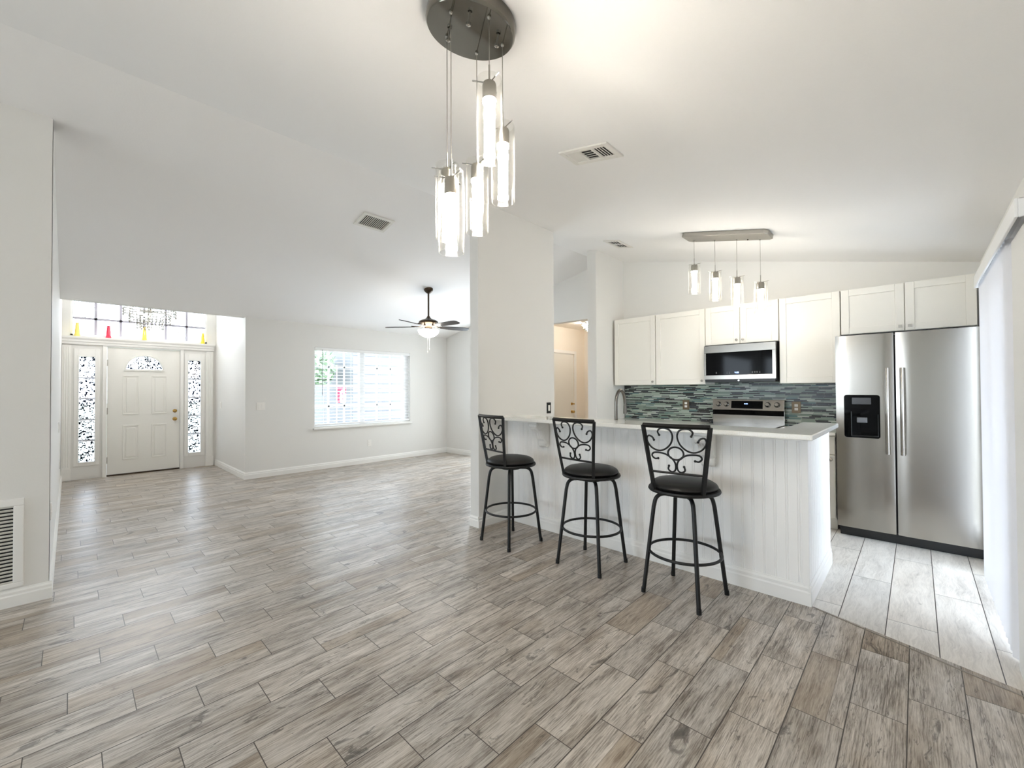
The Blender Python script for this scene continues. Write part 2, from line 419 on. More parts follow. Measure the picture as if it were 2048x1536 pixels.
# ceilings
mb = MB(); mb.prism([(-.6, zB(-.6)), (RY, RZ), (7.273, 2.437), (7.273, 2.56), (RY, RZ+.12), (-.6, zB(-.6)+.12)], -7.2, 5.8, 'x')
struct('ceiling', mb, M['ceil'], 'white vaulted ceiling with a long ridge over both rooms', 'ceiling')
mb = MB(); mb.box(-.25, 1.97, 7.273, 9.4, 3.02, 3.12)
struct('ceiling', mb, M['ceil'], 'flat ceiling of the entry alcove above the front door', 'ceiling')
mb = MB(); mb.box(5.69, 8.2, 3.2, 5.3, 2.57, 2.66)
struct('ceiling', mb, M['cream'], 'flat ceiling of the warm lit hall', 'ceiling')

# walls
LX = -.087
wall_x('wall_left', LX-.12, LX, (4.072, 7.273), 'narrow grazing view of the long left wall')
mb = MB(); mb.box(LX-.12, LX, 7.273, 9.15, 0, 3.06)
struct('wall_left', mb, M['wall'], 'left side wall of the entry alcove', 'wall')
wall_y('wall_front', 4.07, 4.19, (-7.1, LX), zc(4.13)+.02, 'beige-white wall end with the return air grille at the left edge', [(-6.3, -3.0, .1, 2.3)])  # hole added out of view to let in more daylight
wall_y('wall_far', 7.273, 7.393, (1.82, 5.70), 2.50, 'far living room wall with the big gridded window', [(2.83, 4.674, .72, 2.06)])
mb = MB(); mb.box(LX, 1.82, 7.273, 7.393, 2.437, 3.06)
struct('wall_upper', mb, M['wall'], 'header over the opening into the entry alcove', 'wall')
mb = MB(); mb.box(1.82, 1.94, 7.393, 9.15, 0, 3.06)
struct('wall_inner', mb, M['wall'], 'right side wall of the entry alcove, bright from the door glass', 'wall')
SLL = (.096,.267,.26,1.86); SLR = (1.423,1.598,.26,1.86); DOOR = (.402,1.310,0,2.03); TR = (0.0,1.69,2.175,2.90)
wall_y('wall_north', 9.15, 9.27, (LX-.12, 1.94), 3.06, 'entry wall around the white front door', [SLL, SLR, DOOR, TR])
wall_x('wall_right', 5.575, 5.695, (3.18, 7.40), 'right living room wall with the hall opening and an added unseen light opening', [(3.50, 4.78, 0, 2.427), (5.30, 6.38, .2, 2.35)])  # second hole is added, hidden behind the column, to light the living room
# column wall and kitchen side wall, one plane with a passage between
wall_y('wall_center', 3.06, 3.18, (2.731, 3.914), zB(3.06)+.015, 'tall wall end where the breakfast bar begins')
wall_y('wall_side', 3.045, 3.18, (4.80, 5.66), zB(3.06)+.015, 'short kitchen side wall left of the wall cabinets')
wall_x('wall_back', 5.53, 5.66, (-.6, 3.045), 'kitchen back wall above the wall cabinets')
SLIDE = (3.15, 4.50, 0.02, 2.02)
wall_y('wall_south', -.56, -.42, (-7.1, 5.53), zB(-.42)+.02, 'wall behind the vertical blind', [SLIDE])
wall_x('wall_west', -7.1, -6.98, (-.42, 4.07), 'dining side wall outside the picture with an added light opening', [(1.7, 3.9, .1, 2.4)])  # hole added for light on the bar and cabinets, never seen
# hall
wall_y('wall_outer', 5.10, 5.20, (5.695, 8.1), 2.58, 'cream hall wall with the inner door', [(6.42, 7.19, 0, 2.05)], 'cream')
mb = MB(); mb.box(7.57, 7.67, 3.3, 5.1, 0, 2.58)
struct('wall_outer', mb, M['cream'], 'cream end wall of the hall', 'wall')
mb = MB(); mb.box(5.695, 7.67, 3.2, 3.3, 0, 2.58)
struct('wall_outer', mb, M['cream'], 'near side wall of the hall', 'wall')

# baseboards: run of a stepped profile
def board(name, p, q, out, label, h=.105, th=.016):
    """baseboard from p to q (xy), standing off the wall towards out"""
    mb = MB(); p = Vector((*p, 0)); q = Vector((*q, 0)); o = Vector((*out, 0))
    prof = [(0,0),(th,0),(th,h*.62),(th*.72,h*.70),(th*.72,h*.84),(th*.30,h*.95),(th*.25,h),(0,h)]
    n = len(prof)
    vs = [p+o*a+Vector((0,0,b)) for a, b in prof]+[q+o*a+Vector((0,0,b)) for a, b in prof]
    mb.add(vs, [tuple(range(n)), tuple(range(2*n-1, n-1, -1))]+[(i, (i+1) % n, n+(i+1) % n, n+i) for i in range(n)])
    o_ = struct(name, mb, M['trim'], label, 'baseboard'); return o_
board('baseboard_left', (LX, 4.07), (LX, 9.14), (1,0), 'white baseboard along the long left wall')
board('baseboard_front', (-6.97, 4.07), (LX+.016, 4.07), (0,-1), 'white baseboard under the return air grille')
board('baseboard_far', (1.804, 7.273), (5.573, 7.273), (0,-1), 'white baseboard under the living room window')
board('baseboard_inner', (1.82, 7.273), (1.82, 9.14), (-1,0), 'white baseboard on the bright alcove side wall')
board('baseboard_right', (5.575, 4.80), (5.575, 7.256), (-1,0), 'white baseboard on the right living room wall')
board('baseboard_center', (2.715, 3.06), (3.128, 3.06), (0,-1), 'white baseboard at the foot of the tall wall end')
board('baseboard_center', (2.731, 3.06), (2.731, 3.18), (-1,0), 'white baseboard around the narrow edge of the tall wall end')

# ------------------------------------------------------------------ entry: door, sidelights, transom
def handle_ball(name, c, parent, mat, axis=(0,-1,0), r=.028, plate=.032):
    ax = Vector(axis); Mx = Vector((0,0,1)).rotation_difference(ax).to_matrix()
    mb = MB(); mb.lathe([(plate,0),(plate,.006),(.012,.010),(.010,.028),(r*.8,.036),(r,.05),(r*.85,.064),(.0,.07)], c, 20, Mx)
    return obj(name, mb, mat, parent, True)
door = thing('door_1', (.856, 9.19, 0), 'white panelled front door with an arched fan glass and brass knobs', 'door', kind='structure')
dy0, dy1 = 9.165, 9.205
mb = MB(); cx, rz, rr_ = .849, 1.685, .225
mb.box(.405, 1.307, dy0, dy1, .022, rz)
mb.box(.405, cx-rr_, dy0, dy1, rz, 2.025); mb.box(cx+rr_, 1.307, dy0, dy1, rz, 2.025)
K = 18
for i in range(K):
    a0, a1 = pi-pi*i/K, pi-pi*(i+1)/K
    mb.prism([(cx+rr_*cos(a0), rz+rr_*.97*sin(a0)), (cx+rr_*cos(a1), rz+rr_*.97*sin(a1)), (cx+rr_*cos(a1), 2.025), (cx+rr_*cos(a0), 2.025)], dy0, dy1, 'y')
slab = obj('slab', mb, M['door'], door)
mb = MB()
def raised(mb, x0, x1, z0, z1, y):
    for (a, b, c, d, e) in ((0, .012, .0, .012, 0),):
        mb.box(x0, x1, y-.011, y, z0, z0+.016); mb.box(x0, x1, y-.011, y, z1-.016, z1)
        mb.box(x0, x0+.014, y-.011, y, z0+.016, z1-.016); mb.box(x1-.014, x1, y-.011, y, z0+.016, z1-.016)
    mb.prism([(x0+.04, z0+.04), (x1-.04, z0+.04), (x1-.04, z1-.04), (x0+.04, z1-.04)], y-.010, y, 'y')
for x0, x1 in ((.586,.782), (.940,1.134)):
    raised(mb, x0, x1, .955, 1.585, dy0); raised(mb, x0, x1, .24, .785, dy0)
obj('raised_panels', mb, M['door'], door, bevel=.003)
mb = MB(); pts = [(cx+(rr_+.012)*cos(pi*i/24), dy0-.004, rz+(rr_+.012)*.97*sin(pi*i/24)) for i in range(25)]
mb.tube(pts, .013, 8); mb.box(cx-rr_-.03, cx+rr_+.03, dy0-.016, dy0, rz-.026, rz+.002)
obj('fan_frame', mb, M['door'], door, True)
mb = MB(); mb.prism([(cx+rr_*cos(pi*i/24), rz+rr_*.97*sin(pi*i/24)) for i in range(25)], dy0+.015, dy0+.022, 'y')
obj('fan_glass', mb, M['leaded'], door)
handle_ball('deadbolt', (1.243, dy0, .995), door, M['brass'], r=.018, plate=.03)
handle_ball('knob', (1.243, dy0, .858), door, M['brass'])
for z in (1.78, 1.02, .25):
    mb = MB(); mb.tube([(.400, dy0-.008, z-.05), (.400, dy0-.008, z+.05)], .008, 8); mb.box(.398, .412, dy0-.006, dy0, z-.05, z+.05)
    obj('hinge', mb, M['nickel'], door, True)
mb = MB(); mb.box(.405, 1.307, 9.152, 9.26, 0, .020)
obj('threshold', mb, M['bronze'], door)
# casing, pilasters, cornice
mb = MB(); mb.box(.352, .400, 9.12, 9.15, 0, 2.03); mb.box(1.312, 1.356, 9.12, 9.15, 0, 2.03); mb.box(.352, 1.356, 9.12, 9.15, 2.03, 2.05)
struct('trim_2', mb, M['trim'], 'white jamb casing framing the front door', 'door casing', bevel=.004)
for nm, x0, x1, s in (('trim_3', -.085, .012, 'left'), ('trim_4', 1.675, 1.775, 'right')):
    mb = MB(); mb.box(x0, x1, 9.115, 9.15, .17, 2.03)
    for k in range(3):
        c_ = x0+(x1-x0)*(k+1)/4; mb.tube([(c_, 9.116, .2), (c_, 9.116, 2.0)], .006, 6)
    mb.box(x0-.004, x1+.006, 9.105, 9.15, 0, .17)
    struct(nm, mb, M['trim'], f'white pilaster with plinth block at the {s} end of the entry surround', 'pilaster', bevel=.003)
mb = MB(); mb.prism([(9.15, 2.045), (9.105, 2.045), (9.10, 2.075), (9.085, 2.085), (9.08, 2.11), (9.055, 2.135), (9.05, 2.16), (9.15, 2.16)], -.087, 1.785, 'x')
struct('trim_5', mb, M['trim'], 'white moulded cornice ledge over the front door', 'cornice')
for nm, (x0, x1, z0, z1), s in (('window_1', SLL, 'left'), ('window_2', SLR, 'right')):
    w = thing(nm, ((x0+x1)/2, 9.14, z0), f'tall {s} sidelight with leaded glass in five panes beside the front door', 'window', kind='structure')
    mb = MB(); X0, X1 = x0-.055, x1+.055
    mb.box(X0, x0, 9.138, 9.155, z0-.06, z1+.12); mb.box(x1, X1, 9.138, 9.155, z0-.06, z1+.12)
    mb.box(x0, x1, 9.138, 9.155, z1, z1+.12); mb.box(x0, x1, 9.138, 9.155, z0-.06, z0)
    mb.box(x0-.018, x0, 9.13, 9.14, z0-.018, z1+.018); mb.box(x1, x1+.018, 9.13, 9.14, z0-.018, z1+.018)
    mb.box(x0, x1, 9.13, 9.14, z1, z1+.018); mb.box(x0, x1, 9.13, 9.14, z0-.018, z0)
    obj('frame', mb, M['trim'], w, bevel=.003)
    mb = MB()
    for k in range(1, 5): mb.box(x0, x1, 9.165, 9.18, z0+(z1-z0)*k/5-.011, z0+(z1-z0)*k/5+.011)
    obj('muntin', mb, pbr('grey_muntin', srgb(205,205,215), .5), w)
    mb = MB(); mb.box(x0, x1, 9.182, 9.188, z0, z1); obj('glass', mb, M['leaded'], w)
w = thing('window_3', (.845, 9.2, 2.175), 'wide gridded transom window over the front door', 'window', kind='structure')
mb = MB(); x0, x1, z0, z1 = TR
mb.box(x0, x0+.025, 9.16, 9.2, z0, z1); mb.box(x1-.025, x1, 9.16, 9.2, z0, z1); mb.box(x0, x1, 9.16, 9.2, z0, z0+.025); mb.box(x0, x1, 9.16, 9.2, z1-.025, z1)
obj('frame', mb, M['vinyl'], w)
mb = MB()
for X in (.272, .557, .84, 1.118, 1.40): mb.box(X-.016, X+.016, 9.165, 9.185, z0, z1)
mb.box(x0, x1, 9.165, 9.185, 2.432, 2.464); mb.box(x0, x1, 9.165, 9.185, 2.70, 2.73)
obj('muntin', mb, pbr('fringe_tinted_muntin', srgb(176,174,188), .5), w)  # lilac grey puts backlit colour fringing into white muntins
mb = MB(); mb.box(x0, x1, 9.188, 9.193, z0, z1); obj('glass', mb, M['glass'], w)
# little coloured vases on the cornice ledge
def vase(x, h, col, label):
    mb = MB(); mb.lathe([(.0,0),(.031,0),(.032,.01),(.026,h*.5),(.021,h*.8),(.018,h*.92),(.021,h),(.017,h),(.014,h*.85),(.0,h*.84)], (x, 9.105, 2.16), 16)
    o = obj('glass_vase', mb, pbr('vase_glass', col, .15), None, True)
    tag(o, label, 'vase', 'coloured vases on the entry ledge')
vase(.072, .205, srgb(250,228,120), 'yellow slim vase at the far left end of the ledge over the front door')
vase(.412, .195, srgb(226,62,88), 'red slim vase on the ledge over the front door')
vase(.838, .215, srgb(248,216,96), 'yellow slim vase at the middle of the ledge below the crystal fixture')
vase(1.283, .185, srgb(238,238,240), 'clear whitish slim vase on the ledge right of the crystal fixture')
vase(1.62, .19, srgb(250,214,70), 'golden yellow slim vase at the right end of the ledge')
# crystal fixture in the alcove
ch = thing('crystal_chandelier', (.82, 8.2, 3.02), 'wide round crystal chandelier hanging before the transom window', 'chandelier')
mb = MB(); mb.lathe([(.09,3.02),(.09,3.0),(.03,2.985),(.012,2.97),(.012,2.56)], (.82,8.2,0), 20)
obj('stem', mb, M['chrome'], ch, True)
mb = MB()
for rr_, zz in ((.30,2.56),(.235,2.47),(.15,2.38)):
    mb.tube([(.82+rr_*cos(2*pi*k/32), 8.2+rr_*sin(2*pi*k/32), zz) for k in range(32)], .008, 8, closed=True)
    for k in range(4): mb.tube([(.82, 8.2, 2.58), (.82+rr_*cos(pi*k/2), 8.2+rr_*sin(pi*k/2), zz)], .004, 6)
obj('frame', mb, M['chrome'], ch, True)
mb = MB(); pr = [(0, 0)]
for j in range(3): pr += [(.002, -.012-j*.04), (.011, -.026-j*.04), (.010, -.032-j*.04), (.002, -.048-j*.04)]
mb.lathe(pr+[(0, -.134)], (.82, 8.2, 3.02), 6); strand = obj('crystal_strand', mb, M['crystal'], ch); first = True
for rr_, zz, n in ((.30,2.55,40),(.235,2.46,32),(.15,2.37,20)):
    for k in range(n):
        o = strand if first else strand.copy()
        if not first: C.objects.link(o)
        first = False; o.location = (rr_*cos(2*pi*k/n), rr_*sin(2*pi*k/n), zz-3.02)
for k in range(4):
    mb = MB(); mb.ball((.82+.12*cos(pi*k/2+.4), 8.2+.12*sin(pi*k/2+.4), 2.47), .022, 10, 6); obj('bulb', mb, M['entrylamp'], ch, True)

# ------------------------------------------------------------------ living room window and blind
w = thing('window_4', (3.75, 7.33, .72), 'wide double-hung window pair with white grids on the far wall', 'window', kind='structure')
wx0, wx1, wz0, wz1 = 2.83, 4.674, .72, 2.06
mb = MB()
mb.box(wx0, wx0+.03, 7.335, 7.385, wz0, wz1); mb.box(wx1-.12, wx1, 7.345, 7.385, wz0, wz1); mb.box(wx0, wx1, 7.335, 7.385, wz1-.03, wz1); mb.box(wx0, wx1, 7.335, 7.385, wz0, wz0+.03)
mb.box(3.645, 3.745, 7.332, 7.385, wz0, wz1)
obj('frame', mb, M['vinyl'], w, bevel=.003)
for a, b, c1, c2 in ((wx0+.03, 3.645, 3.098, 3.374), (3.745, wx1-.12, 4.004, 4.284)):
    mb = MB(); mb.box(a, b, 7.345, 7.375, 1.385, 1.415)
    for X in (c1, c2): mb.box(X-.013, X+.013, 7.352, 7.37, wz0, wz1)
    for Z in (1.055, 1.735): mb.box(a, b, 7.352, 7.37, Z-.012, Z+.012)
    s_ = obj('sash', mb, M['vinyl'], w)
    mb = MB(); mb.box(a, b, 7.377, 7.382, wz0+.03, wz1-.03); obj('glass', mb, M['glass'], s_)
mb = MB(); mb.box(2.805, 4.695, 7.225, 7.335, .672, .70)
o = obj('sill', mb, M['trim'], w, bevel=.005)
mb = MB(); mb.box(wx0, wx1, 7.275, 7.335, .70, .721); obj('sill_lining', mb, M['trim'], w)
bl = thing('window_blind', (3.75, 7.30, 2.06), 'white horizontal slat blind lowered with open slats in the living room window', 'blind')
mb = MB(); mb.box(wx0+.005, wx1-.005, 7.272, 7.325, 2.005, 2.058); obj('headrail', mb, M['vinyl'], bl, bevel=.004)
mb = MB(); nsl = 22
for k in range(nsl):
    z = .80+k*(1.985-.80)/(nsl-1)
    mb.obox(((wx0+wx1)/2, 7.300, z), (wx1-wx0)/2-.012, .024, .0014, Matrix.Rotation(R(9), 3, 'X'))
obj('slats', mb, M['slat'], bl)
mb = MB(); mb.box(wx0+.012, wx1-.012, 7.278, 7.322, .735, .760); obj('bottom_rail', mb, M['vinyl'], bl, bevel=.004)
mb = MB()
for X in (3.0, 3.47, 4.05, 4.5):
    for Y in (7.2755, 7.3245): mb.box(X-.001, X+.001, Y-.0006, Y+.0006, .74, 2.02)
obj('ladder_cord', mb, M['vinyl'], bl)
mb = MB(); mb.tube([(2.955, 7.262, 2.02), (2.950, 7.258, 1.24)], .005, 6); obj('tilt_wand', mb, pbr('clear_wand', srgb(150,150,150), .3), bl, True)

# ------------------------------------------------------------------ switches and outlets
def plate(name, c, out, w, h, label, cat, kind, pm='plastic', im='plastic', n=1):
    """wall plate centred at c, facing out (axis unit vector); kind: rocker or outlet"""
    o = Vector(out); side = Vector((0,0,1)).cross(o); M3 = Matrix((side, o, Vector((0,0,1)))).transposed()
    c = Vector(c); t_ = thing(name, c, label, cat)
    mb = MB(); mb.obox(c+o*.003, w/2, .003, h/2, M3); obj('cover_plate', mb, M[pm], t_, bevel=.002)
    for k in range(n):
        s_ = side*((k-(n-1)/2)*.046)
        if kind == 'rocker':
            mb = MB(); mb.obox(c+s_+o*.007, .0165, .003, .033, M3); obj('rocker', mb, M[im], t_, bevel=.0015)
        else:
            for dz in (-.02, .02):
                mb = MB(); mb.obox(c+s_+o*.0065+Vector((0,0,dz)), .0165, .002, .014, M3); obj('receptacle', mb, M[im], t_, bevel=.004)
    return t_
plate('light_switch', (3.808, 3.06, 1.116), (0,-1,0), .075, .125, 'black framed rocker switch on the tall wall end above the bar', 'switch', 'rocker', 'black')
plate('light_switch', (2.027, 7.273, 1.09), (0,-1,0), .115, .115, 'white double rocker switch on the wall left of the living room window', 'switch', 'rocker', n=2)
plate('light_switch', (1.82, 8.75, 1.085), (-1,0,0), .115, .115, 'white switch on the bright alcove wall beside the front door', 'switch', 'rocker', n=2)
plate('wall_outlet', (3.808, 7.273, .36), (0,-1,0), .072, .115, 'white outlet low on the wall under the living room window', 'outlet', 'outlet')
plate('wall_outlet', (5.524, 2.161, 1.121), (-1,0,0), .085, .125, 'bronze framed outlet in the tile backsplash left of the stove', 'outlet', 'outlet', 'bronzepl')
plate('wall_outlet', (5.524, .957, 1.119), (-1,0,0), .085, .125, 'bronze framed outlet in the tile backsplash between stove and refrigerator', 'outlet', 'outlet', 'bronzepl')
plate('wall_outlet', (LX, 4.33, .508), (1,0,0), .072, .115, 'white outlet seen edge-on on the left wall just past the grille corner', 'outlet', 'outlet')
plate('light_switch', (LX, 7.12, .92), (1,0,0), .075, .115, 'switch plate seen edge-on on the left wall near the front door', 'switch', 'rocker')
plate('wall_outlet', (LX, 7.70, .435), (1,0,0), .072, .115, 'white outlet seen edge-on low on the left wall near the front door', 'outlet', 'outlet')

# return air grille
g = thing('return_air_grille', (-.55, 4.07, .10), 'large white louvred return air grille low on the left edge wall', 'vent')
mb = MB(); gx0, gx1, gz0, gz1 = -.86, -.193, .115, .665
mb.box(gx0, gx1, 4.058, 4.07, gz1-.045, gz1); mb.box(gx0, gx1, 4.058, 4.07, gz0, gz0+.03); mb.box(gx0, gx0+.045, 4.058, 4.07, gz0+.03, gz1-.045); mb.box(gx1-.045, gx1, 4.058, 4.07, gz0+.03, gz1-.045)
obj('frame', mb, M['trim'], g, bevel=.004)
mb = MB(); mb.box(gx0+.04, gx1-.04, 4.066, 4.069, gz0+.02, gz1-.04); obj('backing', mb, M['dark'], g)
mb = MB(); n = 22
for k in range(n):
    z = gz0+.036+k*(gz1-gz0-.085)/(n-1)
    mb.add([(gx0+.045, 4.066, z-.006),(gx1-.045, 4.066, z-.006),(gx1-.045, 4.058, z+.006),(gx0+.045, 4.058, z+.006),
            (gx0+.045, 4.067, z-.003),(gx1-.045, 4.067, z-.003),(gx1-.045, 4.060, z+.008),(gx0+.045, 4.060, z+.008)],
           [(0,1,2,3),(7,6,5,4),(0,4,5,1),(2,6,7,3),(0,3,7,4),(1,5,6,2)])
obj('louvers', mb, M['ventslat'], g)

# ceiling vents, built in the plane of the slope
def ceil_frame(x, y):
    s = SB if y < RY else -(RZ-2.437)/(7.273-RY)
    ey = Vector((0, 1, s)).normalized(); ex = Vector((1,0,0)); ez = ex.cross(ey)   # ez points up
    return Matrix((ex, ey, ez)).transposed(), Vector((x, y, zc(y)))
def vent(x, y, hx, hy, label, style):
    Mx, c = ceil_frame(x, y); t_ = thing('ceiling_vent', c, label, 'vent')
    P = lambda a, b, d: c+Mx @ Vector((a, b, d))
    mb = MB(); bw = .035
    for a0, a1, b0, b1 in ((-hx,hx,-hy,-hy+bw),(-hx,hx,hy-bw,hy),(-hx,-hx+bw,-hy+bw,hy-bw),(hx-bw,hx,-hy+bw,hy-bw)):
        mb.obox(P((a0+a1)/2, (b0+b1)/2, -.006), (a1-a0)/2, (b1-b0)/2, .006, Mx)
    obj('frame', mb, M['ventslat'], t_, bevel=.003)
    mb = MB(); mb.obox(P(0,0,-.001), hx-bw, hy-bw, .0008, Mx); obj('duct_shade', mb, M['dark'], t_)  # dark sheet painted as the shade inside the vent
    mb = MB()
    if style == 'bars':
        n = 14
        for k in range(n):
            a = -hx+bw+(k+.5)*(2*hx-2*bw)/n
            mb.obox(P(a, 0, -.006), .0035, hy-bw, .004, Mx @ Matrix.Rotation(R(30), 3, 'Y'))
    elif style == 'three':
        L = 2*(hy-bw)/3
        for k in range(1, 3): mb.obox(P(0, -hy+bw+k*L, -.006), hx-bw, .007, .005, Mx)
        for k in range(9): mb.obox(P(0, hy-bw-L*(k+.5)/9, -.006), hx-bw, .0068, .0015, Mx @ Matrix.Rotation(R(-12), 3, 'X'))
        for k in range(5): mb.obox(P(-hx+bw+(k+.5)*2*(hx-bw)/5, 0, -.005), .0012, L/2, .002, Mx @ Matrix.Rotation(R(35), 3, 'Y'))
        for k in range(5): mb.obox(P(0, -hy+bw+L*(k+.5)/5, -.005), hx-bw, .0014, .0022, Mx @ Matrix.Rotation(R(35), 3, 'X'))
    else:
        mb.obox(P(0, 0, -.006), .008, hy-bw, .005, Mx)
        for k in range(4): mb.obox(P(0, -hy+bw+(k+.5)*2*(hy-bw)/4, -.004), hx-bw, .0012, .0018, Mx @ Matrix.Rotation(R(35), 3, 'X'))
    obj('louvers', mb, M['ventslat'], t_)
vent(2.215, 4.123, .174, .127, 'barred white vent on the far ceiling slope left of the tall wall end', 'bars')
vent(2.297, 1.490, .103, .183, 'three-section white vent in the middle of the near ceiling slope', 'three')
vent(4.529, 2.557, .172, .105, 'small two-section vent in the ceiling over the kitchen corner', 'two')

# ------------------------------------------------------------------ ceiling fan
fx, fy = 3.738, 5.312; fz = zA(fy)
fan = thing('ceiling_fan', (fx, fy, fz), 'dark bronze five-blade ceiling fan with a lit bowl in the living room', 'fan')
mb = MB(); mb.lathe([(.066,fz+.02),(.068,fz-.02),(.06,fz-.035),(.035,fz-.062),(.018,fz-.07)], (fx,fy,0), 24); obj('canopy', mb, M['bronze'], fan, True)
mb = MB(); mb.lathe([(.013,fz-.06),(.013,2.42)], (fx,fy,0), 14); obj('downrod', mb, M['bronze'], fan, True)
mb = MB(); mb.lathe([(.016,2.445),(.034,2.415),(.06,2.395),(.11,2.382),(.142,2.36),(.145,2.335),(.12,2.31),(.10,2.295),(.075,2.275),(.0,2.275)], (fx,fy,0), 32); obj('motor_housing', mb, M['bronze'], fan, True)
va = R(54.86)-pi/2
for k, th in enumerate((20, -52, -124, -196, -268)):
    a = va+R(th); d = Vector((cos(a), sin(a), 0)); n_ = Vector((-sin(a), cos(a), 0)); tl = R(-12)
    wv = n_*cos(tl)+Vector((0,0,1))*sin(tl); nv = d.cross(wv)
    c0 = Vector((fx, fy, 2.285)); mb = MB()
    outl = [(.20,.045),(.30,.055),(.45,.064),(.58,.066),(.635,.058),(.66,.035)]
    L = [c0+d*r_+wv*w_ for r_, w_ in outl]+[c0+d*r_-wv*w_ for r_, w_ in reversed(outl)]
    m_ = len(L); mb.add([p+nv*.004 for p in L]+[p-nv*.004 for p in L], [tuple(range(m_)), tuple(range(2*m_-1, m_-1, -1))]+[(i,(i+1)%m_,m_+(i+1)%m_,m_+i) for i in range(m_)])
    b_ = obj('blade', mb, M['blade'], fan)
    mb = MB(); mb.tube([c0+d*.09+Vector((0,0,.01)), c0+d*.15-nv*.0, c0+d*.26+nv*.008], [.016,.014,.020], 8, flat=.5); obj('blade_iron', mb, M['bronze'], b_, True)
mb = MB(); mb.lathe([(.06,2.28),(.055,2.262),(.07,2.25),(.075,2.236),(.0,2.236)], (fx,fy,0), 24); obj('light_fitter', mb, M['bronze'], fan, True)
mb = MB(); mb.lathe([(.158,2.232),(.156,2.215),(.135,2.175),(.09,2.14),(.04,2.122),(.0,2.118)], (fx,fy,0), 32); bowl = obj('light_bowl', mb, M['bowl'], fan, True)
for dx, L in ((-.012, .20), (.014, .16)):
    mb = MB(); q = Vector((fx,fy,0))+rt*dx
    mb.tube([(q.x, q.y, 2.13), (q.x, q.y, 2.12-L)], .0015, 6)
    mb.lathe([(0,2.12-L),(.006,2.112-L),(.008,2.10-L),(.004,2.085-L),(0,2.083-L)], (q.x,q.y,0), 10)
    obj('pull_chain', mb, M['plastic'], fan, True)

# ------------------------------------------------------------------ pendant lights
def pendant(parent, x, y, zs, z1, zb, zcan, rg=.047, rk=.026, sfx=''):
    """one hanging glass tube: cord from zcan, socket from zs, glass from z1 down to zb"""
    mb = MB(); mb.tube([(x,y,zcan), (x,y,zs+.06)], .0016, 6); mb.tube([(x,y,zs+.07), (x,y,zs)], .0034, 8); mb.ball((x,y,zcan-.004), .007, 10, 6)
    obj('cord', mb, M['nickel'], parent, True)
    mb = MB(); mb.lathe([(.004,zs+.012),(.010,zs+.006),(rk*.9,zs),(rk,zs-.008),(rk,zs-.062),(0,zs-.062)], (x,y,0), 24)
    so = obj('socket', mb, M['nickel'], parent, True)
    mb = MB()
    for k in range(3):
        a = R(20+120*k); mb.tube([(x+.008*cos(a), y+.008*sin(a), zs+.002), (x+(rg+.016)*cos(a), y+(rg+.016)*sin(a), zs+.006)], .0022, 6)
    obj('support_arms', mb, M['chrome'], so, True)
    mb = MB(); mb.lathe([(rg,z1),(rg+.0015,(z1+zb)/2),(rg,zb),(rg-.003,zb),(rg-.0015,(z1+zb)/2),(rg-.003,z1),(rg,z1)], (x,y,0), 32)
    m_ = mb; m_.f = [f for f in m_.f if len(f) == 4]
    obj('glass_shade', mb, M['tubeglass'], so, True)
    mb = MB(); mb.lathe([(0,zs-.075),(rk*.78,zs-.075),(rk*.78,zb+.022),(0,zb+.022)], (x,y,0), 20)
    obj('lit_rod', mb, M['rod'+sfx], so, True)
    mb = MB(); mb.lathe([(0,zs-.0625),(rk*.95,zs-.0625),(rk*.95,zs-.074),(0,zs-.074)], (x,y,0), 20)
    obj('led_ring', mb, M['led'+sfx], so, True)
    mb = MB(); mb.lathe([(0,zb+.022),(rk*.85,zb+.022),(rk*.85,zb+.012),(0,zb+.012)], (x,y,0), 20)
    obj('led_ring', mb, M['led'+sfx], so, True)
cl = thing('pendant_cluster', (1.085, 1.245, zB(1.245)), 'round chrome plate with five lit glass tube pendants over the dining area', 'pendant light')
Mx, cc = ceil_frame(1.085, 1.245)
mb = MB(); mb.lathe([(0,.0),(.172,.0),(.176,-.01),(.176,-.042),(.170,-.05),(0,-.05)], cc, 56, Mx); obj('canopy', mb, M['dimchrome'], cl, True)
for q in ((1.026,1.192),(1.167,1.185),(1.039,1.332)):
    mb = MB(); mb.lathe([(.004,0),(.004,-.02),(.009,-.022),(.009,-.032),(0,-.036)], Vector((q[0], q[1], zB(q[1])-.048)), 12, Mx); obj('canopy_screw', mb, M['chrome'], cl, True)
for (X, Y), (zs, z1, zb) in (((.97,1.233),(2.11,2.135,1.835)), ((1.046,1.355),(2.215,2.235,1.935)), ((1.181,1.327),(2.275,2.29,1.99)), ((1.066,1.128),(2.462,2.475,2.175)), ((1.201,1.193),(2.378,2.392,2.085))):
    pendant(cl, X, Y, zs, z1, zb, zB(Y)-.05)
kl = thing('linear_pendant', (4.30, 1.29, zB(1.29)), 'nickel bar with four lit glass tube pendants over the kitchen', 'pendant light')
Mx, cc = ceil_frame(4.30, 1.29)
mb = MB(); a, b = .385, .115
mb.prism([(-b+.03,-a),(b-.03,-a),(b,-a+.03),(b,a-.03),(b-.03,a),(-b+.03,a),(-b,a-.03),(-b,-a+.03)], -.038, 0, 'z')
mb.v = [tuple(cc+Mx @ Vector(v)) for v in mb.v]; obj('canopy', mb, M['nickel'], kl, bevel=.004)
for q in (1.42-.006, 1.12):
    mb = MB(); mb.lathe([(.005,0),(.005,-.012),(0,-.014)], Vector((4.37, q, zB(q)-.036)), 10, Mx); obj('canopy_screw', mb, M['bronze'], kl, True)
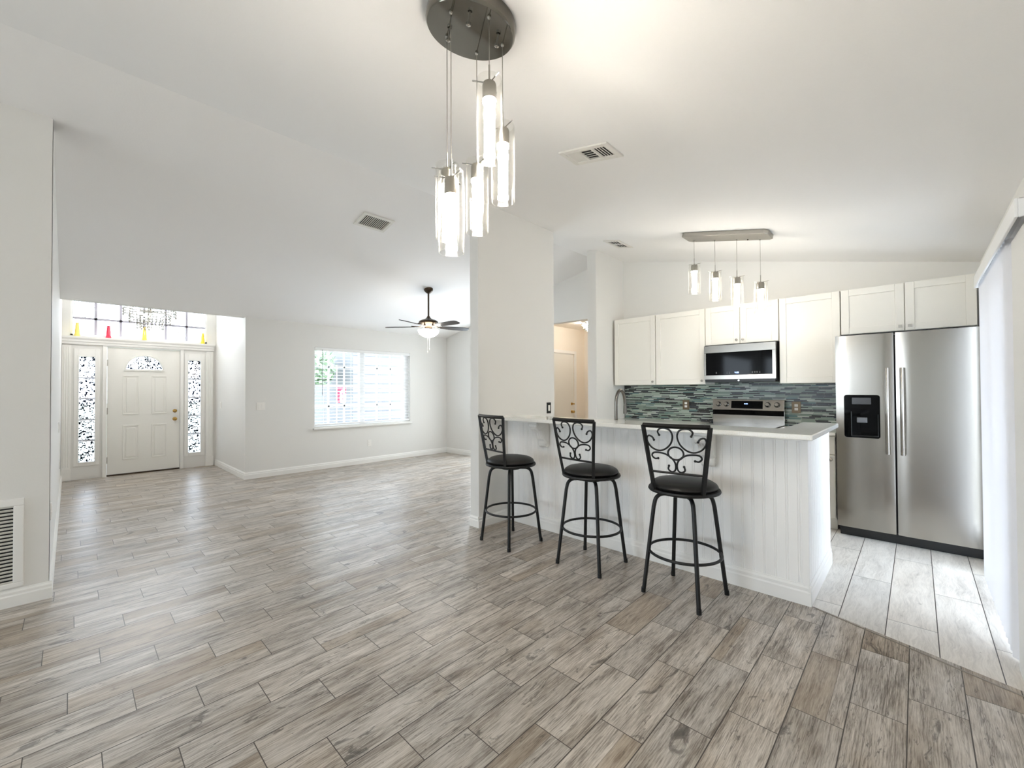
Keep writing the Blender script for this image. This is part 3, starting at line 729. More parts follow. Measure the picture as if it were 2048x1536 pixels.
for (X, Y), (zs, z1, zb) in (((4.359,1.609),(2.578,2.583,2.291)), ((4.369,1.413),(2.47,2.475,2.193)), ((4.37,1.218),(2.38,2.385,2.108)), ((4.391,1.025),(2.302,2.306,2.02))):
    pendant(kl, X, Y, zs, z1, zb, zB(Y)-.038, .055, .03, 'k')

# ------------------------------------------------------------------ peninsula and bar
PF, PE = 3.13, .49
pen = thing('breakfast_bar', (3.6, 1.8, 0), 'white beadboard breakfast bar base running out from the tall wall end', 'kitchen island')
mb = MB(); mb.box(PF+.008, 3.20, PE+.008, 3.058, 0, 1.036); mb.box(3.20, 4.0, PE+.008, .585, 0, 1.036)
obj('pony_wall', mb, M['bead'], pen)
def beads(a0, a1):
    """(position, depth) profile of beadboard"""
    out = []; a = a0; out.append((a, 0))
    while a+.09 < a1:
        for c_ in (.040, .052):
            out += [(a+c_-.003, 0), (a+c_, 1), (a+c_+.003, 0)]
        a += .064
    out.append((a1, 0)); return out
def bead_panel(a0, a1, z0, z1, fn):
    mb = MB(); pr = beads(a0, a1); n = len(pr)
    vs = [fn(a, d*.004, z) for z in (z0, z1) for a, d in pr]
    mb.add(vs, [(i, i+1, n+i+1, n+i) for i in range(n-1)])
    return mb
mb = bead_panel(PE, 3.058, .05, 1.036, lambda a, d, z: (PF+d, a, z)); obj('front_panel', mb, M['bead'], pen)
mb = bead_panel(PF, 4.0, .05, 1.036, lambda a, d, z: (a, PE+d, z)); obj('end_panel', mb, M['bead'], pen)
mb = MB(); mb.box(PF-.006, PF+.02, PE-.006, PE+.03, .05, 1.036); mb.box(PF-.004, PF+.01, PE, 3.058, 1.0, 1.036); mb.box(3.985, 4.006, PE-.004, PE+.03, .05, 1.036)
obj('corner_trim', mb, M['bead'], pen, bevel=.003)
mb = MB()
for p, q, o in (((PF, PE-.012), (PF, 3.045), (-1,0)), ((PF-.012, PE), (4.004, PE), (0,-1))):
    P = Vector((*p,0)); Q = Vector((*q,0)); O = Vector((*o,0)); h = .125; th = .014
    prof = [(0,0),(th,0),(th,h*.62),(th*.72,h*.70),(th*.72,h*.84),(th*.30,h*.95),(th*.25,h),(0,h)]; n = len(prof)
    mb.add([P+O*a+Vector((0,0,b)) for a, b in prof]+[Q+O*a+Vector((0,0,b)) for a, b in prof],
           [tuple(range(n)), tuple(range(2*n-1, n-1, -1))]+[(i,(i+1)%n,n+(i+1)%n,n+i) for i in range(n)])
obj('base_moulding', mb, M['trim'], pen)
mb = MB(); mb.box(3.20, 3.90, .585, 3.04, .10, .884); mb.box(3.20, 3.84, .585, 3.04, 0, .10); obj('sink_cabinet', mb, M['cab'], pen)
bt = MB(); bt.prism([(2.85,.42),(3.93,.42),(3.93,.64),(3.21,.64),(3.21,3.058),(2.85,3.058)], 1.036, 1.067, 'z')
tag(obj('bar_counter', bt, M['quartz'], None, bevel=.005), 'raised white speckled quartz bar top with an L end', 'countertop')
mb = MB(); mb.box(3.203, 3.93, .588, 1.62, .885, .914); mb.box(3.203, 3.93, 2.32, 3.04, .885, .914); mb.box(3.203, 3.40, 1.62, 2.32, .885, .914); mb.box(3.84, 3.93, 1.62, 2.32, .885, .914)
tag(obj('countertop', mb, M['quartz'], None), 'lower quartz counter behind the raised bar holding the faucet', 'countertop')
# faucet
fa = thing('faucet', (3.30, 1.90, .914), 'tall steel gooseneck faucet behind the bar top', 'faucet')
mb = MB(); mb.lathe([(.028,.914),(.028,.922),(.018,.93),(.016,1.02)], (3.30,1.90,0), 20)
arc = [(3.30,1.90,1.02),(3.30,1.90,1.20)]+[(3.30+.062-.062*cos(pi*k/12), 1.90-.02*k/12, 1.20+.118*sin(pi*k/12)**.9 if k < 12 else 1.20) for k in range(1, 13)]
mb.tube(arc, .014, 12); obj('neck', mb, M['faucetsteel'], fa, True)
mb = MB(); mb.lathe([(.013,1.20),(.015,1.17),(.017,1.11),(0,1.11)], (3.424,1.88,0), 16); obj('spray_head', mb, M['faucetsteel'], fa, True)
mb = MB(); mb.tube([(3.30,1.885,.985), (3.31,1.83,1.01), (3.315,1.815,1.06)], [.008,.006,.005], 10); obj('lever', mb, M['faucetsteel'], fa, True)
# corbels
def corbel(y, label):
    t_ = thing('corbel', (PF, y, 1.036), label, 'corbel', 'corbels under the bar top'); w = .043
    mb = MB(); mb.box(PF-.205, PF-.0045, y-w-.014, y+w+.014, 1.010, 1.036); obj('cap', mb, M['trim'], t_, bevel=.006)
    prof = [(0,1.010),(-.185,1.010),(-.188,.985),(-.175,.962),(-.148,.952),(-.128,.945),(-.112,.925),(-.102,.898),(-.095,.872),(-.078,.858),(-.066,.848),(-.066,.822),(-.060,.802),(-.04,.786),(-.022,.785),(0,.80)]
    mb = MB(); mb.prism([(PF-.0045+min(a, 0), b) for a, b in prof], y-w, y+w, 'y'); obj('scroll_body', mb, M['trim'], t_, bevel=.006)
    mb = MB()
    for s in (-1, 1):
        yy = y+s*(w+.002)
        for cx_, cz_, r0 in ((-.135,.975,.034),(-.038,.825,.027)):
            mb.tube([(PF+cx_+r0*(1-k/30)*cos(.5*k), yy, cz_+r0*(1-k/30)*sin(.5*k)) for k in range(26)], .0055, 6)
        mb.tube([(PF-.155,yy,.950),(PF-.11,yy,.952),(PF-.082,yy,.915),(PF-.072,yy,.87),(PF-.045,yy,.855)], .005, 6)
    for k in range(-1, 2):
        mb.tube([(PF-.190+.002, y+k*.024, .985),(PF-.158,y+k*.024,.950),(PF-.12,y+k*.024,.932),(PF-.104,y+k*.024,.895),(PF-.098,y+k*.024,.868)], .007, 6)
    for k in range(-1, 2): mb.tube([(PF-.066,y+k*.024,.845),(PF-.066,y+k*.024,.82),(PF-.055,y+k*.024,.80),(PF-.035,y+k*.024,.788)], .007, 6)
    obj('carving', mb, M['trim'], t_, True)
corbel(2.55, 'white carved corbel under the bar top beside the stool nearest the tall wall end')
corbel(1.06, 'white carved corbel under the bar top behind the stool nearest the free end')

# ------------------------------------------------------------------ bar stools
def make_stool():
    """local frame: the seat faces +x, the back stands at -x"""
    root = thing('bar_stool', (0,0,0), '', 'stool', 'black iron bar stools along the breakfast bar')
    for k in range(4):
        a = R(45+90*k); d = Vector((cos(a), sin(a), 0)); P = lambda r, z: d*r+Vector((0,0,z))
        mb = MB(); pts = [P(.262,.0), P(.262,.005), P(.246,.13), P(.228,.275), P(.192,.56)]
        r0, z0 = .185, .612
        for j in range(1, 8): 
            q = j/7*pi/2; pts.append(P(.130+.058*cos(q)-.003, .585+.058*sin(q)))
        pts.append(P(.03,.643))
        mb.tube(pts, .0128, 12)
        lg = obj('leg', mb, M['iron'], root, True)
        mb = MB(); mb.tube([P(.2635,-.0), P(.2615,.03)], .0148, 12); obj('foot_cap', mb, M['black'], lg, True)
    mb = MB(); mb.tube([(.221*cos(2*pi*k/48), .221*sin(2*pi*k/48), .272) for k in range(48)], .009, 10, closed=True); obj('foot_ring', mb, M['iron'], root, True)
    mb = MB(); mb.lathe([(0,.632),(.08,.632),(.08,.644),(.06,.65),(.06,.664),(0,.664)], (0,0,0), 28); obj('swivel_plate', mb, M['iron'], root, True)
    mb = MB(); mb.lathe([(0,.664),(.205,.664),(.218,.668),(.222,.676),(.218,.686),(.200,.688),(0,.688)], (0,0,0), 48); obj('seat_rim', mb, M['iron'], root, True)
    mb = MB(); mb.lathe([(0,.688),(.195,.688),(.203,.694),(.206,.704),(.198,.718),(.175,.732),(.12,.744),(.05,.749),(0,.750)], (0,0,0), 48); obj('seat_cushion', mb, M['leather'], root, True)
    # back: trapezoid frame, leaning out a little towards the top
    zb, zt, zl = .672, 1.100, .805
    hw = lambda z: .143+(.198-.143)*(z-zb)/(zt-zb)
    xb = lambda z, y: -.150-.055*(z-zb)/(zt-zb)-.028*(1-(y/.2)**2)*min(1, max(0, (z-zb)/(zt-zb)))
    P = lambda y, z: Vector((xb(z, y), y, z))
    bk = MB()
    for s in (-1, 1):
        bk.tube([P(s*hw(zb), zb)+Vector((-.0,0,0))]+[P(s*hw(z), z) for z in (.74,.82,.92,1.0,zt)], .0145, 4)
    bk.tube([P(-hw(zt)+2*hw(zt)*k/14, zt) for k in range(15)], .0145, 4)
    bk.tube([P(-hw(zl)+2*hw(zl)*k/14, zl) for k in range(15)], .0075, 6)
    obj('back_frame', bk, M['iron'], root, bevel=0)
    sm = MB(); cz = .931
    sm.tube([P(.046*cos(2*pi*k/28), cz+.040*sin(2*pi*k/28)) for k in range(28)], .0058, 6, closed=True)
    obj('back_ring', sm, M['iron'], root, True)
    UP = [(.51,.70),(.55,.84),(.45,.96),(.28,.975),(.13,.88),(.075,.65),(.16,.36),(.36,.15),(.60,.075),(.83,.17),(.955,.36),(.965,.54),(.885,.65),(.77,.60),(.72,.49)]
    DN = [(.28,.66),(.31,.85),(.18,.97),(.05,.86),(.03,.56),(.13,.29),(.36,.07),(.62,.01),(.81,.05),(.88,.20),(.79,.34),(.66,.32)]
    def smooth(p, n=5):
        out = []
        for i in range(len(p)-1):
            a, b, c_, d_ = [Vector(p[min(max(i+k, 0), len(p)-1)]) for k in (-1, 0, 1, 2)]
            for j in range(n):
                q = j/n; out.append(.5*((2*b)+(c_-a)*q+(2*a-5*b+4*c_-d_)*q*q+(3*b-a-3*c_+d_)*q**3))
        return out+[Vector(p[-1])]
    for sy in (-1, 1):
        for pl, top in ((UP, zt-.010), (DN, zl+.004)):
            P3 = []
            for u_, v_ in smooth(pl):
                z_ = cz+v_*(top-cz); P3.append(P(sy*u_*(hw(z_)-.006), z_))
            mb = MB(); mb.tube(P3, .0057, 6); mb.ball(P3[0], .0078, 8, 6); mb.ball(P3[-1], .0078, 8, 6)
            obj('back_scroll', mb, M['iron'], root, True)
    return root
st = make_stool(); st.location = (2.773, 1.105, 0); st.rotation_euler = (0,0,R(9))
st['label'] = 'black iron bar stool nearest the free end of the breakfast bar'
st2 = dup(st, (2.774, 1.816, 0), R(-6), 'middle black iron bar stool at the breakfast bar')
st3 = dup(st, (2.695, 2.597, 0), R(-12.5), 'black iron bar stool standing beside the tall wall end')

for q, turn in ((st, -15.4), (st2, 6), (st3, 7.5)):   # the seats swivel on their legs
    for ch in q.children:
        if ch.name.startswith('leg'): ch.rotation_euler = (0, 0, R(turn))

# ------------------------------------------------------------------ kitchen cabinets
CX, CW = 5.20, 5.528   # cabinet door face, wall
def shaker(mb, y0, y1, z0, z1, xf, st_=.062, th=.020):
    mb.box(xf, xf+th, y0, y0+st_, z0, z1); mb.box(xf, xf+th, y1-st_, y1, z0, z1)
    mb.box(xf, xf+th, y0+st_, y1-st_, z0, z0+st_); mb.box(xf, xf+th, y0+st_, y1-st_, z1-st_, z1)
    mb.box(xf+.009, xf+th, y0+st_, y1-st_, z0+st_, z1-st_)
def knob(c, parent, square=False):
    mb = MB()
    if square: mb.box(c[0]-.022, c[0]-.012, c[1]-.013, c[1]+.013, c[2]-.011, c[2]+.011); mb.box(c[0]-.012, c[0], c[1]-.005, c[1]+.005, c[2]-.005, c[2]+.005)
    else: mb.lathe([(.006,0),(.006,.012),(.014,.018),(.014,.026),(0,.029)], c, 16, Vector((0,0,1)).rotation_difference(Vector((-1,0,0))).to_matrix())
    return obj('knob', mb, M['nickel'], parent, not square)
def cabinet(y0, y1, z0, z1, doors, label, grp='white wall cabinets'):
    t_ = thing('wall_cabinet', (5.36, (y0+y1)/2, z0), label, 'cabinet', grp)
    mb = MB(); mb.box(CX+.021, CW, y0+.001, y1-.001, z0, z1); obj('carcass', mb, M['cab'], t_)
    for a, b, kn, sq in doors:
        mb = MB(); shaker(mb, a+.003, b-.003, z0+.002, z1-.002, CX); d_ = obj('door', mb, M['cab'], t_, bevel=.0025)
        if kn is not None: knob((CX, kn, z0+.042), d_, sq)
    return t_
ZB, ZT = 1.38, 2.28
cabinet(2.420, 3.012, ZB, ZT, [(2.420, 3.012, 2.452, False)], 'white wall cabinet at the left end against the kitchen side wall')
cabinet(1.803, 2.417, ZB, ZT, [(1.803, 2.417, 1.838, False)], 'white wall cabinet directly left of the microwave')
cabinet(1.050, 1.800, 1.835, ZT, [(1.425, 1.800, 1.458, False), (1.050, 1.425, 1.392, False)], 'short two-door white wall cabinet above the microwave')
cabinet(.530, 1.047, ZB, ZT, [(.530, 1.047, None, False)], 'tall white wall cabinet between microwave and refrigerator')
cabinet(-.375, .527, 1.845, ZT, [(.068, .527, .098, True), (-.375, .068, .035, True)], 'short two-door white wall cabinet above the refrigerator')
# base cabinets and back counter
def base_cab(y0, y1, label, kn):
    t_ = thing('base_cabinet', (5.2, (y0+y1)/2, 0), label, 'cabinet')
    mb = MB(); mb.box(4.945, CW, y0, y1, .10, .884); mb.box(5.0, CW, y0, y1, 0, .10); obj('carcass', mb, M['cab'], t_)
    mb = MB(); shaker(mb, y0+.003, y1-.003, .12, .70, 4.925); d_ = obj('door', mb, M['cab'], t_, bevel=.0025)
    mb = MB(); mb.box(4.925, 4.945, y0+.003, y1-.003, .71, .87); w_ = obj('drawer', mb, M['cab'], t_, bevel=.0025)
    knob((4.925, kn, .66), d_); knob((4.925, (y0+y1)/2, .79), w_)
base_cab(.55, 1.045, 'white base cabinet squeezed between stove and refrigerator', .585)
base_cab(1.815, 3.035, 'white base cabinet left of the stove hidden behind the bar', 1.86)
for y0, y1, lb in ((.545, 1.045, 'quartz counter between stove and refrigerator'), (1.812, 3.042, 'quartz counter left of the stove under the tile backsplash')):
    mb = MB(); mb.box(4.895, 5.522, y0, y1, .886, .914); tag(obj('countertop', mb, M['quartz'], None, bevel=.003), lb, 'countertop')
mb = MB(); mb.box(5.523, 5.53, .54, 3.03, .88, 1.379); mb.box(5.523, 5.53, 1.047, 1.803, 1.379, 1.42)
struct('trim_6', mb, M['mosaic'], 'grey green and black glass strip mosaic backsplash behind the stove', 'backsplash')
mb = MB(); mb.box(5.519, 5.53, 3.030, 3.036, .914, 1.379)
struct('trim_7', mb, M['black'], 'thin dark edging at the left end of the mosaic backsplash', 'edging')

# microwave
mw = thing('microwave', (5.3, 1.42, 1.41), 'stainless over-the-range microwave with a black glass door', 'microwave')
y0, y1, z0, z1, xf = 1.062, 1.790, 1.415, 1.822, 5.12
mb = MB(); mb.box(xf+.03, 5.52, y0, y1, z0, z1+.008); obj('body', mb, M['black'], mw, bevel=.003)
mb = MB(); mb.box(xf, xf+.03, y0, y1, 1.738, z1); mb.box(xf, xf+.03, y0, y1, z0+.018, 1.482); mb.box(xf, xf+.03, y0, y0+.034, 1.482, 1.738); mb.box(xf, xf+.03, y1-.022, y1, 1.482, 1.738)
d_ = obj('door_frame', mb, M['steel'], mw, bevel=.002)
mb = MB(); mb.box(xf+.003, xf+.028, y0+.034, y1-.022, 1.482, 1.738); gl_ = obj('door_glass', mb, M['blackgl'], mw)
def seg_text(mb, txt, y, z, h, x):
    """seven-segment digits facing -x; y decreases to the right"""
    S = {'0':'abcdef','1':'bc','2':'abged','3':'abgcd','4':'fgbc','5':'afgcd','6':'afgedc','7':'abc','8':'abcdefg','9':'abcdfg'}
    w = h*.55; th = h*.13
    for ch_ in txt:
        if ch_ == ':':
            for q in (.3, .7): mb.box(x-.0008, x, y-th, y, z+h*q-th/2, z+h*q+th/2)
            y -= w*.6; continue
        for s_ in S.get(ch_, ''):
            a, b, c_, d2 = {'a':(0,w,h-th,h),'d':(0,w,0,th),'g':(0,w,h/2-th/2,h/2+th/2),'f':(0,th,h/2,h),'b':(w-th,w,h/2,h),'e':(0,th,0,h/2),'c':(w-th,w,0,h/2)}[s_]
            mb.box(x-.0008, x, y-b, y-a, z+c_, z+d2)
        y -= w*1.45
mb = MB(); seg_text(mb, '4:28', 1.462, 1.500, .016, xf+.003); obj('clock_display', mb, M['blue'], mw)
mb = MB()
for q in (1.655, 1.54, 1.515, 1.285, 1.262, 1.24, 1.215):
    for zz in (1.500, 1.512): mb.box(xf+.0022, xf+.003, q-.006, q+.006, zz, zz+.003)
obj('button_marks', mb, M['palemark'], mw)
mb = MB(); mb.box(xf+.012, 5.5, y0+.01, y1-.01, z0-.012, z0+.018); obj('vent_base', mb, M['black'], mw)
mb = MB(); mb.lathe([(.008,0),(.008,.0008),(0,.0008)], (xf+.0115, 1.425, z0+.004), 14, Vector((0,0,1)).rotation_difference(Vector((-1,0,0))).to_matrix()); obj('badge', mb, M['chrome'], mw)

# range
rg = thing('electric_range', (5.2, 1.43, 0), 'stainless electric range with a knobbed back panel and black glass cooktop', 'stove')
y0, y1 = 1.052, 1.804
mb = MB(); mb.box(4.90, 5.50, y0, y1, .06, .905); obj('body', mb, M['steel'], rg, bevel=.003)
mb = MB(); mb.box(4.872, 4.90, y0+.004, y1-.004, .24, .86); d_ = obj('oven_door', mb, M['steel'], rg, bevel=.003)
mb = MB(); mb.tube([(4.83, y0+.06, .80), (4.83, y1-.06, .80)], .012, 10); mb.box(4.83, 4.875, y0+.07, y0+.09, .79, .81); mb.box(4.83, 4.875, y1-.09, y1-.07, .79, .81); obj('handle', mb, M['steel'], d_, True)
mb = MB(); mb.box(4.875, 5.44, y0-.001, y1+.001, .905, .922); obj('cooktop', mb, M['blackgl'], rg, bevel=.004)
mb = MB(); mb.prism([(5.44,.905),(5.50,.905),(5.50,1.20),(5.45,1.20),(5.422,1.075),(5.44,1.07)], y0, y1, 'y'); obj('back_panel', mb, M['steel'], rg, bevel=.003)
mb = MB(); mb.box(5.432, 5.442, y0+.004, y1-.004, 1.018, 1.07); obj('vent_slot', mb, M['blackgl'], rg)
nv = Vector((-.125, 0, .028)).normalized()
def onpanel(y, z): return Vector((5.422+(z-1.075)*.028/.125, y, z))
mb = MB(); q0, q1 = 1.262, 1.592
a, b, c_, d2 = onpanel(q0,1.095), onpanel(q1,1.095), onpanel(q1,1.182), onpanel(q0,1.182)
mb.add([p+nv*.003 for p in (a,b,c_,d2)]+[p-nv*.004 for p in (a,b,c_,d2)], [(0,1,2,3),(7,6,5,4),(0,4,5,1),(1,5,6,2),(2,6,7,3),(3,7,4,0)]); obj('control_glass', mb, M['blackgl'], rg)
mb = MB(); seg_text(mb, '8:03', 1.452, 1.142, .014, 5.4352); obj('clock_display', mb, M['blue'], rg)
for q in (1.735, 1.648, 1.213, 1.122):
    c_ = onpanel(q, 1.142); Mr = Vector((0,0,1)).rotation_difference(nv).to_matrix()
    mb = MB(); mb.lathe([(.030,0),(.030,.0015),(0,.0015)], c_, 20, Mr); obj('knob_ring', mb, M['black'], rg, True)
    mb = MB(); mb.lathe([(.024,0),(.024,.004),(.021,.006),(.021,.024),(.018,.030),(0,.030)], c_, 20, Mr)
    mb.obox(c_+nv*.030, .005, .019, .006, Matrix((nv, Vector((0,0,1)).cross(nv).normalized(), nv.cross(Vector((0,0,1)).cross(nv).normalized()))).transposed())
    obj('knob', mb, M['steel'], rg, True)

# ------------------------------------------------------------------ refrigerator
fr = thing('refrigerator', (5.15, .08, 0), 'stainless side-by-side refrigerator with an ice and water dispenser', 'refrigerator')
FX, fy0, fy1, fs = 4.82, -.372, .530, .130
mb = MB(); mb.box(FX+.075, 5.50, fy0+.004, fy1-.004, .05, 1.785); obj('cabinet_body', mb, pbr('fridge_side', srgb(70,70,72), .5, .3), fr, bevel=.004)
mb = MB(); mb.box(FX+.06, 5.45, fy0+.012, fy1-.012, 0.0, .088); obj('base_grille', mb, M['black'], fr, bevel=.004)
def fdoor(y0, y1, hole=None):
    mb = MB(); n = 10; xs = []
    for k in range(n+1):
        q = k/n; xs.append((y0+(y1-y0)*q, FX-.005-.007*(1-(2*q-1)**10)+.0))
    poly = [(x_, y_) for y_, x_ in xs]+[(FX+.068, y1), (FX+.068, y0)]
    mb.prism(poly, .092, 1.796, 'z'); return mb
d1 = obj('freezer_door', fdoor(fs+.006, fy1), M['steel'], fr, True)
d2 = obj('fridge_door', fdoor(fy0, fs-.006), M['steel'], fr, True)
for nm, yy, dr in (('l', .178, d1), ('r', .085, d2)):
    mb = MB(); pts = []
    for k in range(17):
        q = k/16; pts.append((FX-.045-.020*sin(pi*q), yy, .768+.728*q))
    mb.tube(pts, .0155, 12, flat=1.0); mb.box(FX-.05, FX-.008, yy-.010, yy+.010, .775, .805); mb.box(FX-.05, FX-.008, yy-.010, yy+.010, 1.458, 1.488)
    obj('handle', mb, M['steel'], dr, True)
# dispenser: dark rounded panel with recess
def rrect(y0, y1, z0, z1, r, n=6):
    out = []
    for cy, cz, a0 in ((y1-r, z1-r, 0), (y0+r, z1-r, 90), (y0+r, z0+r, 180), (y1-r, z0+r, 270)):
        for k in range(n+1):
            a = R(a0+90*k/n); out.append((cy+r*cos(a), cz+r*sin(a)))
    return out
dx = FX-.012
mb = MB(); mb.prism(rrect(.222, .476, .886, 1.272, .022), dx-.004, dx+.01, 'x'); obj('dispenser_trim', mb, M['steel'], d1)
mb = MB(); mb.prism(rrect(.227, .471, .891, 1.267, .020), dx-.007, dx+.01, 'x'); dp = obj('dispenser_panel', mb, M['blackgl'], d1)
mb = MB(); mb.box(dx-.0085, dx-.006, .285, .415, 1.185, 1.243); obj('control_screen', mb, pbr('dim_screen', srgb(40,38,38), .2), d1)
mb = MB(); mb.box(dx-.018, dx-.006, .240, .422, .905, .912); mb.box(dx-.012, dx-.006, .418, .424, .905, 1.12); mb.box(dx-.012, dx-.006, .238, .243, .905, 1.10); obj('dispenser_recess', mb, M['black'], d1, bevel=.003)
mb = MB(); mb.box(dx-.022, dx-.006, .312, .382, 1.025, 1.07); obj('dispenser_paddle', mb, pbr('paddle_grey', srgb(88,88,90), .3), d1, bevel=.004)

# ------------------------------------------------------------------ sliding door and vertical blind
sd = thing('door_2', (3.83, -.5, 0), 'sliding glass door behind the vertical blind', 'door', kind='structure')
mb = MB(); a, b = SLIDE[:2]
mb.box(a, a+.06, -.53, -.45, .02, 2.02); mb.box(b-.06, b, -.53, -.45, .02, 2.02); mb.box(a, b, -.53, -.45, .02, .09); mb.box(a, b, -.53, -.45, 1.95, 2.02); mb.box(3.80, 3.87, -.53, -.45, .02, 2.02)
obj('frame', mb, M['vinyl'], sd)
mb = MB(); mb.box(a+.06, b-.06, -.492, -.488, .09, 1.95); obj('glass', mb, M['glass'], sd)
mb = MB(); mb.box(2.70, 3.095, -.42, -.335, 0, 2.02)
struct('trim_9', mb, M['wall'], 'wall return beside the near end of the vertical blind', 'trim')
vb = thing('vertical_blind', (3.7, -.35, 2.1), 'white vertical vane blind beside the refrigerator at the right edge', 'blind')
mb = MB(); mb.box(2.66, 4.37, -.308, -.298, 2.022, 2.100); mb.box(2.66, 2.672, -.42, -.308, 2.022, 2.100); mb.box(4.358, 4.37, -.42, -.308, 2.022, 2.100); mb.box(2.66, 4.37, -.42, -.308, 2.093, 2.100)
obj('valance', mb, M['vinyl'], vb, bevel=.003)
mb = MB(); mb.box(2.70, 4.34, -.375, -.335, 2.05, 2.085); obj('track', mb, M['vinyl'], vb)
nv_ = 17
for k in range(nv_):
    X = 3.135+k*(4.32-3.135)/(nv_-1); a = R(-50); mb = MB(); P_ = []
    for j in range(7):
        s_ = (j/6-.5)*.089; bow = .007*(1-(2*j/6-1)**2)
        P_.append((X+cos(a)*s_+sin(a)*bow, -.355-sin(a)*s_+cos(a)*bow))
    mb.add([(p[0], p[1], .025) for p in P_]+[(p[0], p[1], 2.05) for p in P_], [(i, i+1, 8+i, 7+i) for i in range(6)])
    obj('vane', mb, M['vane'], vb, True)

# ------------------------------------------------------------------ hall
hd = thing('door_3', (6.8, 5.12, 0), 'cream white inner door in the warm lit hall', 'door', kind='structure')
mb = MB(); mb.box(6.425, 7.185, 5.115, 5.15, .01, 2.045); obj('slab', mb, M['door'], hd)
handle_ball('knob', (7.12, 5.115, .87), hd, M['brass']); handle_ball('deadbolt', (7.12, 5.115, 1.03), hd, M['brass'], r=.018, plate=.028)
mb = MB(); mb.box(6.36, 6.42, 5.08, 5.10, 0, 2.11); mb.box(7.19, 7.25, 5.08, 5.10, 0, 2.11); mb.box(6.42, 7.19, 5.08, 5.10, 2.05, 2.11)
struct('trim_8', mb, M['trim'], 'white casing around the hall door', 'door casing', bevel=.004)
hl = thing('hall_light', (6.55, 4.33, 2.57), 'small crystal flush light glowing on the hall ceiling', 'ceiling light')
mb = MB(); mb.lathe([(.11,2.57),(.11,2.55),(.02,2.54)], (6.55,4.33,0), 24); obj('canopy', mb, M['chrome'], hl, True)
mb = MB()
for rr_, zz in ((.10,2.53),(.10,2.49),(.075,2.45),(.045,2.41)):
    for k in range(14): mb.ball((6.55+rr_*cos(2*pi*k/14), 4.33+rr_*sin(2*pi*k/14), zz), .018, 6, 4)
obj('crystals', mb, M['crystal'], hl)
mb = MB(); mb.ball((6.55,4.33,2.48), .05, 14, 8); obj('bulb', mb, M['halllamp'], hl, True)

# ------------------------------------------------------------------ outside
mb = MB(); mb.box(-40, 50, 9.4, 70, -.25, -.12)
tag(obj('ground', mb, paint('dry_lawn', srgb(104,114,90), .9), None), 'sunlit front yard outside the windows', 'ground', None, 'structure')
mb = MB(); mb.box(-1.5, 3.2, 9.28, 11.2, -.12, -.02)
tag(obj('floor', mb, paint('concrete', srgb(205,203,198), .9), None), 'concrete porch outside the front door', 'porch', None, 'structure')
mb = MB(); mb.box(-40, 50, -40, -.62, -.25, -.12); mb.box(-40, -7.3, -.62, 9.4, -.25, -.12)
tag(obj('ground', mb, paint('patio_concrete', srgb(205,203,198), .9), None), 'patio outside the sliding door', 'ground', None, 'structure')
hs = thing('neighbor_house', (12, 14.5, -.12), 'white sided house seen through the right side of the living room window', 'house')
mb = MB(); hx0, hy = 6.25, 13.0
mb.box(hx0, 18, hy, 20, -.12, 3.2)
for k in range(22): 
    z = -.10+k*.15
    mb.add([(hx0-.01, hy-.025, z),(18, hy-.025, z),(18, hy-.004, z+.145),(hx0-.01, hy-.004, z+.145),(hx0-.01,hy,z),(18,hy,z)], [(0,1,2,3),(0,4,5,1)])
obj('siding_wall', mb, pbr('grey_siding', srgb(112,112,116), .6), hs)
mb = MB(); mb.prism([(hy-.6,3.15),(16.5,5.2),(20.6,3.15)], hx0-.15, 18.5, 'x'); obj('roof', mb, pbr('shingle_roof', srgb(150,140,132), .9), hs)
h2 = thing('bungalow', (9, 26, -.12), 'low house with a pinkish roof seen behind the tree in the living room window', 'house')
mb = MB(); mb.box(5.5, 13.5, 25, 31, -.12, 2.1); obj('wall', mb, pbr('stucco', srgb(150,146,142), .8), h2)
mb = MB(); mb.prism([(24.4, 2.1), (28, 4.0), (31.6, 2.1)], 5.0, 14.0, 'x'); obj('roof', mb, pbr('clay_roof', srgb(160,118,104), .9), h2)
mb = MB(); mb.box(7.2, 8.4, 24.97, 25.0, .6, 1.7); mb.box(8.9, 9.8, 24.97, 25.0, -.1, 1.9); obj('openings', mb, M['dark'], h2)
def blob_tree(x, y, h, r, label, colr):
    t_ = thing('tree', (x, y, -.12), label, 'tree')
    mb = MB(); mb.tube([(x,y,-.12),(x+.05,y,h*.35),(x,y+.05,h*.7)], [.16,.12,.07], 8); obj('trunk', mb, pbr('bark', srgb(150,132,112), .9), t_, True)
    rnd = random.Random(int(x*10)); mb = MB()
    for k in range(900):
        a = rnd.uniform(0, 2*pi); q = rnd.uniform(-1, 1); rr2 = r*rnd.uniform(.3, 1)**.5; s_ = (1-q*q)**.5
        c_ = Vector((x+rr2*s_*cos(a), y+rr2*s_*sin(a), h*.72+rr2*q*.8)); d = Vector((rnd.uniform(-1,1), rnd.uniform(-1,1), rnd.uniform(-1,1))).normalized()*.13; e = d.orthogonal().normalized()*.06
        mb.add([c_-d, c_+e, c_+d, c_-e], [(0,1,2,3)])
    obj('foliage', mb, pbr('leaf', colr, .7), t_)
blob_tree(5.2, 14.0, 2.9, .9, 'leafy green tree seen through the left side of the living room window', srgb(150,172,140))
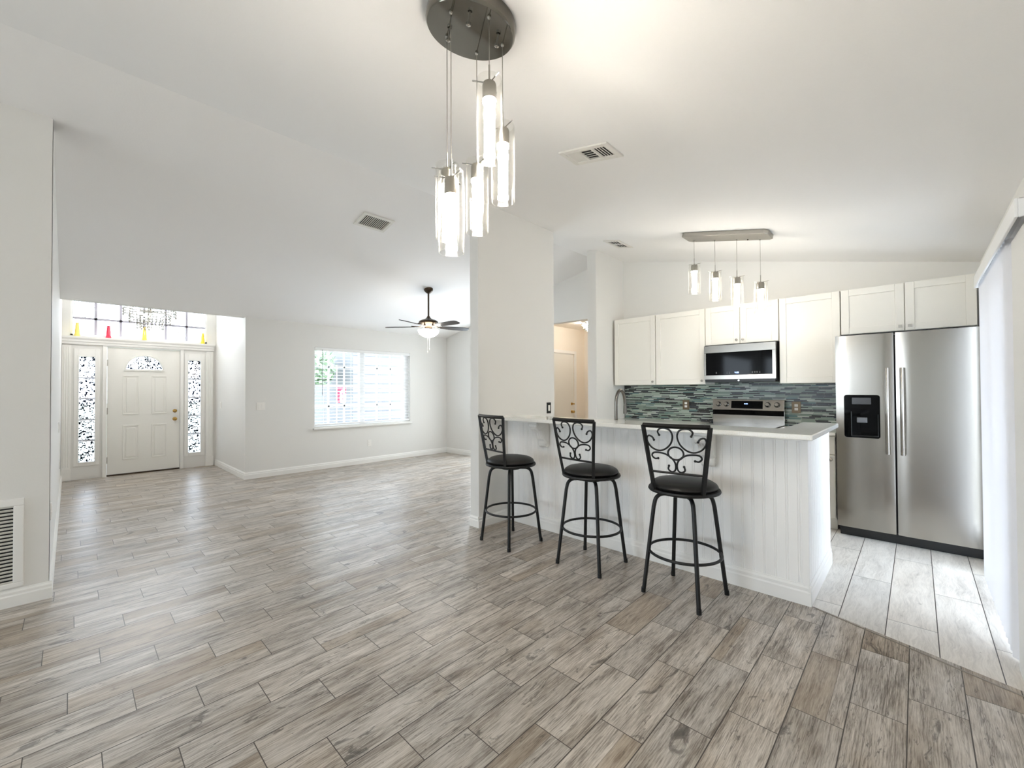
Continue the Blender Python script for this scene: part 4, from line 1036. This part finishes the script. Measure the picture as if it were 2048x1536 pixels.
pm = thing('palm_tree', (1.5, 16, -.12), 'palm tree seen through the transom over the front door', 'tree')
mb = MB(); mb.tube([(1.5,16,-.12),(1.48,16,2.0),(1.5,16,4.4)], [.2,.15,.13], 10); obj('trunk', mb, pbr('palm_bark', srgb(160,150,138), .9), pm, True)
rnd = random.Random(3)
for k in range(14):
    a = 2*pi*k/14+rnd.uniform(-.1,.1); L = rnd.uniform(1.5, 2.1); mb = MB(); ridge = []
    for j in range(13):
        q = j/12; ridge.append(Vector((1.5+L*q*cos(a), 16+L*q*sin(a), 4.4+.7*q-1.7*q*q)))
    mb.tube(ridge, [.02*(1-j/13)+.004 for j in range(13)], 5)
    sd_ = Vector((-sin(a), cos(a), 0))
    for j in range(1, 13):
        for s_ in (-1, 1):
            for off in (0, .5):
                if j+off > 12: continue
                p = ridge[j]*(1-off)+ridge[min(j+1,12)]*off if off else ridge[j]
                w_ = .45*sin(pi*min(1,(j+1)/13))+.08
                tip = p+sd_*s_*w_+Vector((cos(a), sin(a), 0))*.2-Vector((0,0,.16))
                mb.add([p, p+Vector((cos(a), sin(a), 0))*.03, tip], [(0,1,2)])
    obj('frond', mb, pbr('palm_leaf', srgb(150,172,158), .6), pm)
fl = thing('garden_flag', (4.93, 11.2, -.12), 'red and white flag on a pole outside the living room window', 'flag')
mb = MB(); mb.tube([(4.93,11.2,-.12),(4.93,11.2,2.0)], .012, 8); obj('pole', mb, M['vinyl'], fl, True)
mb = MB(); N_ = 10
for j in range(2):
    pass
vs = []
for i in range(N_+1):
    for zz in (1.0, 1.42): vs.append((4.93+.26*i/N_, 11.2+.03*sin(i*.9), zz))
mb.add(vs, [(2*i, 2*i+2, 2*i+3, 2*i+1) for i in range(N_)])
t = NT('flag_cloth'); x, y, z = t.xyz(); nz = t.noise(t.vec(t.math('MULTIPLY', x, 7), 0.0, t.math('MULTIPLY', z, 5)), 1, 1)
t.set(Base_Color=t.ramp(nz, [(.48, srgb(214,50,74)), (.52, srgb(244,244,244))]), Roughness=.8); obj('cloth', mb, t.m, fl, True)
